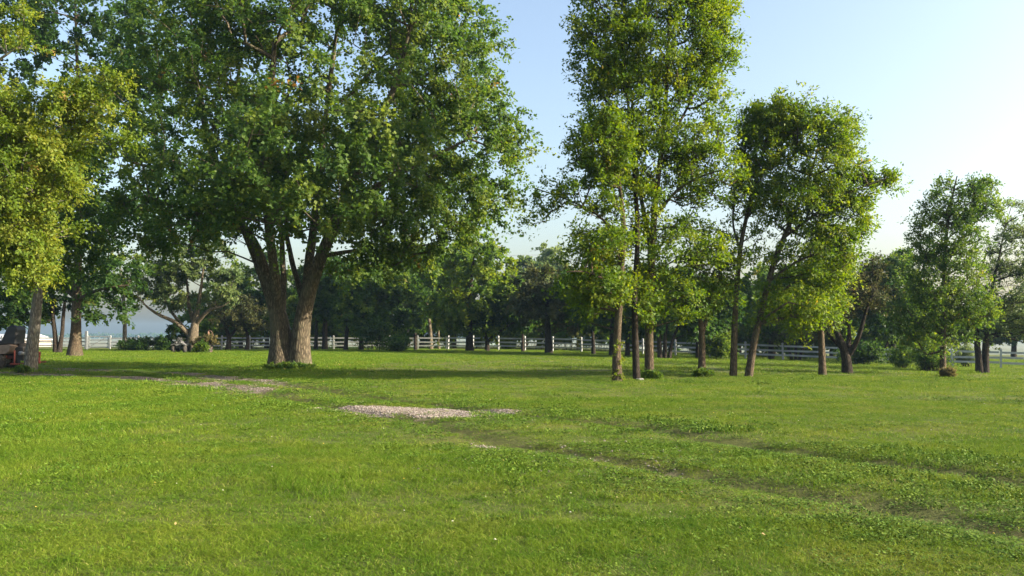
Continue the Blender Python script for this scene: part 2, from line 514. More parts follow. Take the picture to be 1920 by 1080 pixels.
def blade_clump(name, n, rad, h0, h1, wd, lean, seg=2):
    """n grass blades spread over a small disc"""
    r = np.random.default_rng(abs(hash(name)) % 1000 + n) if False else np.random.default_rng(n + int(h1 * 1000) + int(rad * 100) + int(lean * 77))
    a = r.uniform(0, 2 * math.pi, n); q = rad * np.sqrt(r.uniform(0, 1, n))
    bx, by = q * np.cos(a), q * np.sin(a)
    h = r.uniform(h0, h1, n); ld = r.uniform(0, 2 * math.pi, n); ln = h * lean * r.uniform(0.15, 1.5, n)
    fa = r.uniform(0, 2 * math.pi, n); wv = wd * r.uniform(0.6, 1.3, n) / 2
    V = []; T = []
    ts = np.linspace(0, 1, seg + 1)
    for k in range(seg):
        q4 = []
        for t_, sgn in ((ts[k], -1), (ts[k], 1), (ts[k + 1], 1), (ts[k + 1], -1)):
            wk = wv * (1 - 0.9 * t_ ** 1.5) * sgn
            px = bx + np.cos(ld) * ln * t_ ** 1.7 + np.cos(fa) * wk
            py = by + np.sin(ld) * ln * t_ ** 1.7 + np.sin(fa) * wk
            pz = h * t_ * (1 - 0.25 * lean * t_) - 0.01
            q4.append(np.stack([px, py, pz], -1))
        V.append(np.stack(q4, 1))
        T.append(np.tile(np.array([ts[k], ts[k], ts[k + 1], ts[k + 1]]), (n, 1)))
    V = np.concatenate(V); T = np.concatenate(T)
    tone = np.tile(np.repeat(r.uniform(0, 1, n)[:, None], 4, 1), (seg, 1))
    return quad_mesh(name, V, {'h': T.ravel(), 'tone': tone.ravel()})

def weed_clump(name, n, rad, h, lf):
    r = np.random.default_rng(n + 5)
    a = r.uniform(0, 2 * math.pi, n); q = rad * np.sqrt(r.uniform(0, 1, n))
    b = np.stack([q * np.cos(a), q * np.sin(a), h * r.uniform(0.2, 1, n) * (1 - 0.5 * (q / rad) ** 2)], -1)
    ax = np.stack([np.cos(a + r.normal(0, .8, n)), np.sin(a + r.normal(0, .8, n)), r.uniform(-0.1, 0.6, n)], -1)
    ax /= np.linalg.norm(ax, axis=1)[:, None]
    up = np.array([0, 0, 1.0]) + r.normal(0, .35, (n, 3))
    sd_ = np.cross(ax, up); sd_ /= np.linalg.norm(sd_, axis=1)[:, None]
    L = (lf * r.uniform(0.6, 1.3, n))[:, None]
    V = np.stack([b, b + ax * L * .5 + sd_ * L * .3, b + ax * L, b + ax * L * .5 - sd_ * L * .3], 1)
    return quad_mesh(name, V, {'h': np.tile([0.3, .6, .9, .6], n), 'tone': np.repeat(r.uniform(0, 1, n), 4)})

m, t, p, out = newmat('grass_blade')
gcol = lawn_colour(t)
oi = N(t, 'ShaderNodeObjectInfo'); ah = N(t, 'ShaderNodeAttribute', attribute_name='h'); an = N(t, 'ShaderNodeAttribute', attribute_name='tone')
v = mathn(t, 'ADD', mathn(t, 'MULTIPLY', oi.outputs['Random'], 0.5), mathn(t, 'MULTIPLY', an.outputs['Fac'], 0.5))
tw = ramp(t, v, [(0.1, (0.054, 0.140, 0.007)), (0.5, (0.098, 0.184, 0.010)), (0.85, (0.162, 0.218, 0.018))])
gcol = mixc(t, 0.36, gcol, tw)
straw = ramp(t, an.outputs['Fac'], [(0.95, (0, 0, 0)), (0.97, (1, 1, 1))])
gcol = mixc(t, mathn(t, 'MULTIPLY', straw, 0.6), gcol, (0.30, 0.28, 0.09))
t.links.new(gcol, p.inputs['Base Color'])
p.inputs['Roughness'].default_value = 0.6; p.inputs['Specular IOR Level'].default_value = 0.1
tr = N(t, 'ShaderNodeBsdfTranslucent')
hs = N(t, 'ShaderNodeHueSaturation'); hs.inputs['Value'].default_value = 1.35; hs.inputs['Hue'].default_value = 0.49
t.links.new(gcol, hs.inputs['Color']); t.links.new(hs.outputs[0], tr.inputs[0])
mx = N(t, 'ShaderNodeMixShader'); mx.inputs[0].default_value = 0.35
t.links.new(p.outputs[0], mx.inputs[1]); t.links.new(tr.outputs[0], mx.inputs[2]); t.links.new(mx.outputs[0], out.inputs[0])
M_GRASS = m
m, t, p, out = newmat('weed_leaf')
oi = N(t, 'ShaderNodeObjectInfo'); an = N(t, 'ShaderNodeAttribute', attribute_name='tone')
v = mathn(t, 'ADD', mathn(t, 'MULTIPLY', oi.outputs['Random'], 0.5), mathn(t, 'MULTIPLY', an.outputs['Fac'], 0.5))
wc = ramp(t, v, [(0.1, (0.040, 0.092, 0.009)), (0.55, (0.074, 0.138, 0.012)), (0.9, (0.120, 0.170, 0.020))])
t.links.new(wc, p.inputs['Base Color']); p.inputs['Roughness'].default_value = 0.7; p.inputs['Specular IOR Level'].default_value = 0.12
M_WEED = m

# ------------------------------------------------------------------ trees
def leaves(cent, axis_pt, twigs, per, tl, lf, lw, up=0.25, droop=0.25, flat=0.45, seed=0, tbias=0.0):
    """leaf quads on short twigs round every clump centre"""
    r = np.random.default_rng(seed)
    n = len(cent)
    out = cent - axis_pt
    out = out / (np.linalg.norm(out, axis=1)[:, None] + 1e-6)
    d = r.normal(0, 1, (n, twigs, 3)); d /= np.linalg.norm(d, axis=2)[..., None]
    d = d * 0.85 + out[:, None, :] * 0.6 + np.array([0, 0, up])
    d /= np.linalg.norm(d, axis=2)[..., None]
    L = tl * r.uniform(0.35, 1.35, (n, twigs, 1)) * r.uniform(0.65, 1.35, (n, 1, 1))
    u = r.uniform(0.05, 1, (n, twigs, per, 1)) ** 0.8
    P = cent[:, None, None, :] + d[:, :, None, :] * L[:, :, None, :] * u
    P = P + r.normal(0, 0.085 * tl + 0.02, P.shape)
    P[..., 2] -= (u[..., 0] ** 2) * droop * L
    k = n * twigs * per
    tone = r.normal(0, 0.16, (n, 1, 1)) + r.normal(0, 0.08, (n, twigs, 1)) + r.uniform(0.30, 0.70, (n, twigs, per)) + tbias
    tone = np.clip(tone, 0, 0.9)
    odd = r.uniform(0, 1, (n, twigs, 1)) > 0.993
    tone = np.where(odd & (r.uniform(0, 1, (n, twigs, per)) > 0.4), 0.99, tone)
    ax = d[:, :, None, :] * 0.55 + r.normal(0, 0.6, P.shape) + np.array([0, 0, -droop])
    P = P.reshape(k, 3); ax = ax.reshape(k, 3)
    ax /= np.linalg.norm(ax, axis=1)[:, None]
    nr = np.array([0, 0, flat]) + np.repeat((out[:, None, :] * 0.45 + d * 0.3).reshape(n * twigs, 3), per, 0) + r.normal(0, 0.38, (k, 3))
    sdv = np.cross(ax, nr); sdv /= (np.linalg.norm(sdv, axis=1)[:, None] + 1e-6)
    nn = np.cross(sdv, ax)
    ls = (lf * 1.32 * r.uniform(0.6, 1.3, k))[:, None]
    wv = ls * lw * 0.5
    mid = P + ax * ls * 0.45 + nn * ls * 0.10
    V = np.stack([P, mid + sdv * wv, P + ax * ls, mid - sdv * wv], 1)
    return V, tone.reshape(k)

def tubes(chains, sides):
    """chains: list of (pts (k,3), rad (k)) -> verts, quads"""
    VV = []; QQ = []; n0 = 0
    for pts, rad, ns in chains:
        k = len(pts)
        d = np.gradient(pts, axis=0)
        d /= (np.linalg.norm(d, axis=1)[:, None] + 1e-9)
        ref = np.array([0.9, 0.43, 0.05]) if abs(d[0][2]) > 0.6 else np.array([0.1, 0.1, 0.99])
        a = np.cross(d, ref); a /= (np.linalg.norm(a, axis=1)[:, None] + 1e-9)
        b = np.cross(d, a)
        th = np.arange(ns) * 2 * math.pi / ns
        ring = pts[:, None, :] + (a[:, None, :] * np.cos(th)[None, :, None] + b[:, None, :] * np.sin(th)[None, :, None]) * rad[:, None, None]
        VV.append(ring.reshape(-1, 3))
        i = np.arange(k - 1)[:, None] * ns + np.arange(ns)[None, :]
        j = np.arange(k - 1)[:, None] * ns + (np.arange(ns)[None, :] + 1) % ns
        QQ.append(np.stack([i, j, j + ns, i + ns], -1).reshape(-1, 4) + n0)
        n0 += k * ns
    return np.concatenate(VV), np.concatenate(QQ)

def resample(poly, step):
    poly = np.asarray(poly, float)
    seg = np.linalg.norm(np.diff(poly[:, :3], axis=0), axis=1)
    s = np.concatenate([[0], np.cumsum(seg)])
    n = max(2, int(math.ceil(s[-1] / step)) + 1)
    tt = np.linspace(0, s[-1], n)
    # Catmull-Rom smoothing through linear interpolation then a light blur
    o = np.stack([np.interp(tt, s, poly[:, k]) for k in range(poly.shape[1])], -1)
    for _ in range(2):
        o[1:-1] = 0.25 * o[:-2] + 0.5 * o[1:-1] + 0.25 * o[2:]
    return o

def lumpy(V, amp, seed):
    r = np.random.default_rng(seed)
    f = r.normal(0, 1, (5, 3)) * np.array([3.2, 3.2, 1.2]); ph = r.uniform(0, 6.28, 5)
    dsp = np.zeros_like(V)
    for i in range(5):
        s = np.sin(V @ f[i] * (1 + 0.6 * i) + ph[i])
        dv = np.array([math.cos(i * 2.4), math.sin(i * 2.4), 0.0])
        dsp += s[:, None] * dv * amp / (1 + 0.5 * i)
    return V + dsp

def tree(name, label, base, stems, crown, leafm, barkm, clumps=150, twigs=7, per=22, tl=0.7, lf=0.14, lw=0.75,
         up=0.25, droop=0.25, flat=0.45, depth=None, seed=1, r0=0.011, shell=0.45, limbs=True, flare=1.5, group='trees', tbias=0.0, bare=0, spread=1.0, cat='tree', dig=0.25):
    r = np.random.default_rng(seed)
    if depth is None:
        g = ground_at(*base)
    else:
        q = at(base[0], base[1], depth); g = Vector((q.x, depth, gz(q.x, depth)))
    Y = g.y; k = Y / F
    root = empty(name, g)
    tag(root, label, cat, group)
    O = np.array(g)
    # ---- given stems, in picture units at the tree's own distance
    pos = []; par = []; rad = []; fixed = []; chains = []
    stem_nodes = []
    for si, st in enumerate(stems):
        poly = []
        for e in st:
            p3 = at(e[0], e[1], Y + (e[3] if len(e) > 3 else 0.0))
            poly.append((p3.x, p3.y, p3.z, e[2] * 0.5 * k))
        if si == 0 or st[0][1] >= base[1] - 6:
            poly[0] = (poly[0][0], poly[0][1], gz(poly[0][0], poly[0][1]) - dig, poly[0][3])
        rs = resample(poly, 0.35)
        if si == 0 or st[0][1] >= base[1] - 6:
            h = rs[:, 2] - rs[0, 2] - dig
            rs[:, 3] *= 1 + (flare - 1) * np.exp(-np.clip(h, 0, None) / (2.2 * rs[0, 3] + 0.05))
        ids = []
        for i, q in enumerate(rs):
            if i == 0 and pos:
                P_ = np.array(pos); near = int(np.argmin(((P_ - q[:3]) ** 2).sum(1)))
                pr = near
            else:
                pr = ids[-1] if ids else -1
            pos.append(q[:3]); par.append(pr); rad.append(q[3]); fixed.append(True); ids.append(len(pos) - 1)
        chains.append((rs[:, :3].copy(), rs[:, 3].copy(), 14 if Y < 45 else 9))
        stem_nodes.append(ids)
    nst = len(pos)
    V_, Q_ = tubes(chains, 0)
    V_ = lumpy(V_, 0.05 * chains[0][1][len(chains[0][1]) // 3] , seed)
    tr_ = link('trunk', arr_mesh('trunk', V_ - O, Q_), barkm, root)
    # ---- clump centres inside the crown
    cen = []; dens = []
    wts = np.array([((c[2] * c[3]) ** 1.0) * (c[5] if len(c) > 5 else 1.0) for c in crown], float)
    wts /= wts.sum()
    cnt = np.maximum(3, np.round(wts * clumps)).astype(int)
    for c, n in zip(crown, cnt):
        rx, rz = c[2] * k, c[3] * k
        ry = (c[4] if len(c) > 4 and c[4] else 0.5 * (c[2] + c[3]) ) * k
        dy = c[6] if len(c) > 6 else 0.0
        ce = at(c[0], c[1], Y + dy)
        d = r.normal(0, 1, (n, 3)); d /= np.linalg.norm(d, axis=1)[:, None]
        q = (shell + (1 - shell) * r.uniform(0, 1, n) ** 0.6) * r.uniform(0.86, 1.08, n)
        cen.append(np.array(ce) + d * q[:, None] * np.array([rx, ry, rz]))
    cen = np.concatenate(cen)
    cen[:, 2] = np.maximum(cen[:, 2], O[2] + 0.4)
    # ---- grow branches towards the clumps
    SP_ = np.array(pos)
    d0 = np.sqrt(((cen[:, None, :] - SP_[None, :, :]) ** 2).sum(2)).min(1)
    order = np.argsort(d0)
    limit = O[2] + 0.12 * (cen[:, 2].max() - O[2])
    tip = np.zeros(len(cen), int)
    POS = np.zeros((nst + len(cen) * 14, 3)); POS[:nst] = SP_
    nn = nst
    plen = np.zeros(len(POS)); 
    stem_ok = np.zeros(len(POS)); stem_ok[:nst] = np.where(SP_[:, 2] < limit, 3.0, 0.0)
    for ci in order:
        P = cen[ci]
        dv = P - POS[:nn]
        dist = np.sqrt((dv ** 2).sum(1))
        cost = dist + 1.1 * np.maximum(0, -dv[:, 2] + 0.25 * dist) + 0.22 * plen[:nn] + stem_ok[:nn]
        j = int(np.argmin(cost))
        A = POS[j].copy()
        L = dist[j]
        ns = min(12, max(1, int(L / 0.55)))
        sag = 0.10 * L
        prev = j
        for s in range(1, ns + 1):
            f = s / ns
            q = A + (P - A) * f
            q[2] += math.sin(f * math.pi) * sag * 0.8
            if s < ns: q = q + r.normal(0, 0.05 * L / ns + 0.012, 3)
            POS[nn] = q; par.append(prev); rad.append(0.0); fixed.append(False)
            plen[nn] = plen[prev] + L / ns
            prev = nn; nn += 1
        tip[ci] = prev
    par_ = np.array(par); count = np.zeros(nn)
    count[tip] += 1
    for i in range(nn - 1, -1, -1):
        if par_[i] >= 0: count[par_[i]] += count[i]
    rr = np.array(rad)
    g_ = ~np.array(fixed)
    rr[g_] = r0 * np.maximum(count[:nn][g_], 1) ** 0.5
    for i in range(nst, nn):
        rr[i] = min(rr[i], rr[par_[i]] * 0.85 + 0.002)
    # chains
    kids = [[] for _ in range(nn)]
    for i in range(nst, nn): kids[par_[i]].append(i)
    groups = {}
    for i in range(nst, nn):
        pr = par_[i]
        is_start = pr < nst or (kids[pr] and max(kids[pr], key=lambda q: count[q]) != i)
        if not is_start: continue
        ch = [pr, i]; c = i
        while kids[c]:
            c = max(kids[c], key=lambda q: count[q]); ch.append(c)
        # the limb this chain belongs to
        q = i
        while par_[q] >= nst: q = par_[q]
        rads = rr[ch].copy(); rads[0] = min(rads[0], rads[1] * 1.25)
        big = rads[1] > 0.05
        key = q if (limbs and count[q] >= max(6, clumps / 28)) else -1
        groups.setdefault(key, []).append((POS[ch], rads, 7 if big else (5 if rads[1] > 0.025 else 3)))
    if bare:
        # thin leafless twigs
        tw = []
        for ci in range(len(cen)):
            for _ in range(bare):
                d = r.normal(0, 1, 3); d[2] = abs(d[2]) * 0.7 + 0.1; d /= np.linalg.norm(d)
                L = tl * r.uniform(0.6, 1.5)
                a_ = cen[ci]; b_ = a_ + d * L * 0.5 + r.normal(0, .08 * L, 3); c_ = a_ + d * L + r.normal(0, .15 * L, 3)
                tw.append((np.array([a_, b_, c_]), np.array([r0, r0 * .7, r0 * .35]), 3))
        V_, Q_ = tubes(tw, 0)
        tag(link('twigs', arr_mesh('twigs', V_ - O, Q_), barkm, root), kind='stuff')
    for key, chs in groups.items():
        V_, Q_ = tubes(chs, 0)
        o_ = link('limb' if key >= 0 else 'branches', arr_mesh('limb' if key >= 0 else 'branches', V_ - O, Q_), barkm, root)
        if key < 0: tag(o_, kind='stuff')
    # ---- leaves
    if per > 0:
        axis = np.array([cen[:, 0].mean(), cen[:, 1].mean(), 0.0]) * 0.6 + np.array([O[0], O[1], 0]) * 0.4
        ap = np.repeat(axis[None, :], len(cen), 0); ap[:, 2] = cen[:, 2] - 0.15 * (cen[:, 2] - O[2])
        V_, tn = leaves(cen, ap, twigs, per, tl, lf, lw, up, droop, flat, seed + 100, tbias)
        keep = V_[:, :, 2].min(1) > O[2] + 0.05
        link('crown', quad_mesh('crown', V_[keep] - O, {'tint': tn[keep]}), leafm, root)
    return root

def bush(name, label, base, ell, leafm, n=60, twigs=6, per=18, tl=0.35, lf=0.09, lw=0.6, depth=None, seed=1, group='shrubs by the fence', cat='shrub', barkm=None, up=0.5, tbias=0.0):
    """ell: (cx, cy, rx, ry) in picture units at the bush's distance; several stems from the ground"""
    r = np.random.default_rng(seed)
    if depth is None: g = ground_at(*base)
    else:
        q = at(base[0], base[1], depth); g = Vector((q.x, depth, gz(q.x, depth)))
    Y = g.y; k = Y / F; O = np.array(g)
    root = empty(name, g); tag(root, label, cat, group)
    cen = []
    for c in ell:
        ce = at(c[0], c[1], Y)
        m_ = max(6, int(n * c[2] * c[3] / sum(e[2] * e[3] for e in ell)))
        d = r.normal(0, 1, (m_, 3)); d /= np.linalg.norm(d, axis=1)[:, None]
        q = r.uniform(0.25, 1, m_) ** 0.6 * r.uniform(0.7, 1.3, m_) * (1 + 0.35 * np.sin(d[:, 0] * 5 + seed) * np.cos(d[:, 2] * 4 + seed * 2))
        cen.append(np.array(ce) + d * q[:, None] * np.array([c[2] * k, 0.5 * (c[2] + c[3]) * k if len(c) < 5 else c[4] * k, c[3] * k]))
    cen = np.concatenate(cen)
    for i in range(len(cen)):
        cen[i, 2] = max(cen[i, 2], gz(cen[i, 0], cen[i, 1]) + 0.08)
    chs = []
    for i in range(0, len(cen), 3):
        b = O + np.append(r.normal(0, 0.12, 2), -0.05) + (cen[i] - O) * np.array([0.5, 0.5, 0]) * 0.9
        m_ = (b + cen[i]) / 2 + np.append(r.normal(0, .08, 2), 0.1)
        chs.append((np.array([b, m_, cen[i]]), np.array([0.022, 0.016, 0.008]), 4))
    V_, Q_ = tubes(chs, 0)
    tag(link('stems', arr_mesh('stems', V_ - O, Q_), barkm or B_DARK, root), kind='stuff')
    ap = np.repeat((O + np.array([0, 0, -0.3]))[None, :], len(cen), 0)
    V_, tn = leaves(cen, ap, twigs, per, tl, lf, lw, up, 0.2, 0.45, seed + 50, tbias)
    for j in range(1):
        keep = V_[:, :, 2].min(1) > O[2] - 0.4
    link('foliage', quad_mesh('foliage', V_[keep] - O, {'tint': tn[keep]}), leafm, root)
    return root

# ------------------------------------------------------------------ the trees, near to far
G_ROW = 'trees standing along the middle of the lawn'
G_LEFT = 'trees at the left side of the lawn'
G_BACK = 'trees along the fence line'
G_FAR = 'trees beyond the fence'

tree('maple_tree', 'huge spreading maple with thick double trunk and dense dark green crown', (545, 690),
     [[(528, 690, 42), (528, 640, 36, .1), (521, 585, 31, .1), (504, 530, 20, .3), (480, 460, 18, .6), (444, 405, 15, 1.0), (412, 340, 20, 1.6), (390, 260, 15, 2), (372, 170, 10, 2.4), (360, 60, 6, 2.6)],
      [(562, 690, 38), (563, 640, 32, -.1), (568, 590, 29, -.1), (581, 540, 26, -.2), (602, 482, 23, -.3), (628, 420, 20, -.6), (655, 350, 19, -1), (700, 255, 14, -1.6), (745, 150, 9, -2), (770, 50, 5, -2.2)],
      [(524, 600, 20, .2), (517, 530, 18, -.4), (506, 450, 16, -1.2), (498, 340, 18, -2.2), (505, 220, 13, -3), (515, 80, 8, -3.4)],
      [(512, 590, 13, .6), (494, 530, 12, 1.4), (466, 455, 11, 2.2), (440, 380, 15, 3.2), (430, 260, 11, 4.2), (450, 120, 6, 5)],
      [(572, 565, 20, .1), (580, 490, 18, 1.0), (590, 410, 15, 2.0), (602, 290, 14, 3.2), (620, 140, 9, 4), (640, 0, 5, 4.4)],
      [(567, 560, 11, .3), (550, 500, 10, 1.2), (538, 450, 9, 2), (533, 340, 9, 3.2), (560, 200, 6, 4)],
      [(530, 590, 13, .3), (532, 520, 11, .8), (528, 440, 9, 1.4), (520, 330, 11, 2), (540, 180, 7, 2)],
      [(606, 480, 9, -.2), (660, 470, 7, -.2), (725, 470, 5, .1), (800, 460, 3, .4), (850, 445, 2, .6)],
      [(640, 390, 14, -.8), (720, 340, 10, -1.4), (800, 300, 7, -1.8), (880, 260, 4, -2)],
      [(470, 440, 14, 1.8), (400, 410, 10, 1.0), (330, 390, 7, .4), (280, 370, 4, 0)]],
     [(590, 130, 300, 280, 330, 1.0), (815, 120, 130, 170, 220), (865, 285, 130, 135, 180, 1.5), (845, 385, 115, 58, 150, 1.5), (770, 450, 95, 45, 120, 1.1), (385, 250, 175, 215, 260), (335, 425, 115, 65, 170, 1.0),
      (560, 330, 190, 110, 300, .9), (540, 395, 130, 55, 300, .9), (690, 440, 100, 75, 150, 1.0), (680, 510, 80, 40, 90, .7), (590, 300, 200, 120, 120, .7, -7.5), (480, 380, 110, 60, 100, .9, -6), (500, -20, 240, 130, 220), (760, -10, 130, 110, 200), (700, 330, 130, 90, 200, .8, -4)],
     L_MAPLE, B_MAPLE, clumps=1450, twigs=5, per=29, tl=0.95, lf=0.122, lw=0.85, up=0.1, droop=0.32, seed=11, group=G_LEFT, flare=1.35, r0=0.014, shell=0.5)

tree('pale_barked_tree', 'leaning pale grey trunk with sunlit yellowing foliage beside the mower', (58, 695),
     [[(57, 695, 23), (62, 640, 20), (68, 580, 18), (75, 520, 17), (76, 450, 14), (66, 370, 13), (50, 280, 9), (40, 180, 5)],
      [(75, 470, 11), (110, 400, 8, -.4), (140, 330, 6, -.8), (180, 250, 4, -1)],
      [(76, 500, 10), (40, 460, 8, -.4), (0, 410, 6, -.8), (-50, 350, 4, -1)]],
     [(40, 400, 120, 90, 100), (110, 440, 80, 70, 80), (70, 500, 85, 45, 70), (-40, 420, 110, 110, 100), (60, 290, 120, 90, 100)],
     L_MID, B_PALE, clumps=300, twigs=5, per=19, tl=0.8, lf=0.135, lw=0.6, seed=12, group=G_LEFT, flare=1.12, up=0.3, shell=0.35)

tree('sunlit_tree', 'nearest yellow-green sunlit tree whose branches hang in at the left edge', (-190, 740),
     [[(-190, 740, 34), (-185, 640, 28), (-170, 540, 24), (-150, 430, 20), (-130, 320, 15), (-110, 200, 10), (-90, 80, 5)],
      [(-160, 480, 13), (-90, 430, 10, -.2), (-10, 400, 7, -.4), (60, 360, 4, -.6)], [(-130, 330, 11), (-50, 290, 9, .2), (40, 270, 6, .3), (130, 230, 4, .3), (200, 170, 2, .3)],
      [(-110, 210, 8), (-40, 140, 6, -.2), (30, 90, 4, -.3)]],
     [(20, 330, 150, 85, 110), (60, 250, 120, 70, 90), (10, 430, 120, 80, 100), (50, 490, 75, 60, 70, .9), (-60, 250, 110, 130, 120), (190, 215, 60, 14, 30, .9), (200, 150, 50, 16, 30, .8), (225, 262, 50, 14, 30, .8), (130, 190, 70, 45, 50, .8), (20, 60, 70, 50, 60, .5)],
     L_YELLOW, B_PALE, clumps=600, twigs=4, per=29, tl=0.5, lf=0.074, lw=0.6, seed=33, group=G_LEFT, flare=1.3, up=0.2, droop=0.3, shell=0.3)

tree('shade_tree', 'tall dark tree with straight sunlit trunk behind the pale one at left', (141, 668),
     [[(140, 668, 21), (142, 620, 17), (144, 560, 16), (146, 480, 14), (150, 380, 12), (150, 250, 9), (145, 120, 6), (140, -20, 3)],
      [(145, 565, 9), (170, 548, 7, -.5), (200, 540, 5, -1), (240, 535, 3, -1)], [(143, 560, 8), (120, 540, 6, .5), (95, 520, 4, 1)]],
     [(150, 90, 150, 170, 140), (200, 300, 130, 140, 130), (60, 350, 120, 120, 120), (250, 420, 110, 60, 90), (110, 490, 100, 55, 80), (180, 510, 90, 40, 70), (190, 585, 48, 34, 40, .9), (270, 120, 90, 130, 100), (20, 100, 90, 130, 100, .7)],
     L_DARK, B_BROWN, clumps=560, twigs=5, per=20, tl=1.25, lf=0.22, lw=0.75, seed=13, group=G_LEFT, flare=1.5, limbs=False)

tree('forked_tree', 'dark V-shaped pair of trunks close to the left fence gate', (108, 661),
     [[(106, 661, 9), (103, 630, 8), (99, 590, 7), (96, 540, 5)], [(110, 661, 8), (116, 630, 7), (119, 590, 6), (124, 545, 4)]],
     [(70, 575, 55, 38, 50), (125, 545, 60, 35, 50), (30, 590, 30, 22, 30, .7)],
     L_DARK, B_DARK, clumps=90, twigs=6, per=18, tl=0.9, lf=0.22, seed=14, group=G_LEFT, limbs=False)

tree('edge_tree', 'dark leafy tree cut off by the left edge of the picture', (-32, 664),
     [[(-32, 664, 16), (-30, 600, 13), (-28, 520, 10), (-25, 430, 6)]],
     [(0, 575, 60, 42, 50), (-40, 520, 80, 60, 70), (-30, 430, 80, 60, 70)],
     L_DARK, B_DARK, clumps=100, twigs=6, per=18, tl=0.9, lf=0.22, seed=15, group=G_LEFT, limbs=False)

tree('young_tree', 'thin straight pale trunk with yellow-green leaves rising behind the dark hedge', (234, 655),
     [[(234, 655, 8), (234, 600, 7), (232, 560, 6), (226, 510, 4), (222, 470, 2)]],
     [(240, 558, 46, 24, 40), (205, 545, 55, 28, 40), (215, 500, 60, 40, 45, .9)],
     L_YELLOW, B_PALE, clumps=60, twigs=6, per=18, tl=0.75, lf=0.2, seed=16, group=G_LEFT, limbs=False, depth=80)

tree('spreading_tree', 'cream-barked tree with wide crooked low limbs beside the barrel', (362, 658),
     [[(362, 658, 22), (362, 632, 18), (366, 605, 13), (372, 570, 8), (378, 530, 5), (384, 480, 3), (392, 445, 1)],
      [(358, 634, 9), (342, 614, 8, -.3), (322, 600, 7, -.6), (300, 592, 6, -.8), (276, 576, 4, -1), (258, 556, 1.5, -1.2)],
      [(354, 626, 8), (334, 602, 6.5, .4), (318, 580, 5, .8), (306, 550, 3, 1), (300, 520, 1.2, 1)],
      [(367, 608, 9), (382, 590, 7, -.5), (396, 578, 5, -.8), (416, 576, 3, -1), (436, 560, 1.2, -1.2)],
      [(364, 606, 9), (354, 575, 7, .8), (352, 540, 5, 1.2), (345, 500, 2, 1.5)]],
     [(305, 530, 50, 36, 40), (335, 562, 48, 22, 40, .8), (345, 495, 65, 40, 45), (420, 540, 36, 40, 35, .9), (395, 470, 40, 34, 30, .5)],
     L_PALE, B_CREAM, clumps=200, twigs=6, per=16, tl=0.8, lf=0.22, lw=0.6, seed=17, group=G_LEFT, bare=3, r0=0.012)

G_THIN = 'small bare-limbed trees by the fence left of the maple'
tree('crooked_tree', 'small dark crooked tree with thin twigs right of the barrel', (429, 657),
     [[(427, 657, 9), (430, 635, 8), (424, 615, 6), (420, 590, 4), (424, 560, 2)], [(430, 634, 5), (446, 612, 4, -.3), (462, 595, 3, -.5), (480, 580, 2, -.6)]],
     [(435, 585, 44, 34, 38), (460, 600, 34, 24, 30)],
     L_BROWN, B_DARK, clumps=75, twigs=5, per=8, tl=0.7, lf=0.17, seed=18, group=G_THIN, bare=5, limbs=False)
tree('crooked_tree', 'smaller crooked dark trunk just left of the big maple trunk', (463, 657),
     [[(462, 657, 7), (466, 635, 6), (460, 615, 4), (452, 590, 3)]],
     [(462, 590, 34, 30, 30), (490, 600, 24, 26, 30)],
     L_BROWN, B_DARK, clumps=60, twigs=5, per=10, tl=0.7, lf=0.17, seed=19, group=G_THIN, bare=4, limbs=False)

# --- the row of slender trees in the middle
tree('ivy_trunk_tree', 'slender tree with ivy on its trunk, leftmost of the middle row', (1157, 715),
     [[(1157, 715, 20), (1156, 670, 16), (1158, 620, 14), (1161, 560, 14), (1166, 490, 12), (1170, 420, 9), (1160, 330, 6), (1150, 230, 3)],
      [(1163, 545, 5), (1130, 520, 4, -.5), (1090, 505, 3, -.8), (1062, 510, 2, -1)], [(1168, 450, 6), (1120, 400, 4, .4), (1060, 372, 3, .8), (1000, 352, 2, 1)]],
     [(1120, 540, 62, 42, 60, .9), (1120, 470, 60, 45, 60), (1110, 375, 60, 45, 60, .45), (1035, 375, 55, 36, 40, .28), (1000, 418, 40, 7, 20, .35), (1130, 280, 60, 75, 60), (1110, 590, 36, 24, 40, .4)],
     L_ASH, B_BROWN, clumps=330, twigs=4, per=18, tl=0.65, lf=0.105, lw=0.55, seed=21, group=G_ROW, flare=1.12)
tree('slender_tree', 'slim dark-barked tree with a flat white stone at its foot', (1193, 712),
     [[(1194, 712, 14), (1192, 670, 13), (1190, 610, 12), (1190, 540, 10), (1196, 450, 9), (1192, 350, 8), (1182, 240, 6), (1170, 120, 4), (1165, 20, 2)]],
     [(1165, 210, 85, 110, 70), (1150, 110, 75, 90, 70), (1140, 40, 70, 80, 70), (1185, 560, 50, 55, 50, .6), (1180, 400, 60, 80, 60, .6)],
     L_ASH, B_DARK, clumps=330, twigs=4, per=20, tl=0.75, lf=0.105, lw=0.55, up=0.5, seed=22, group=G_ROW, flare=1.05)
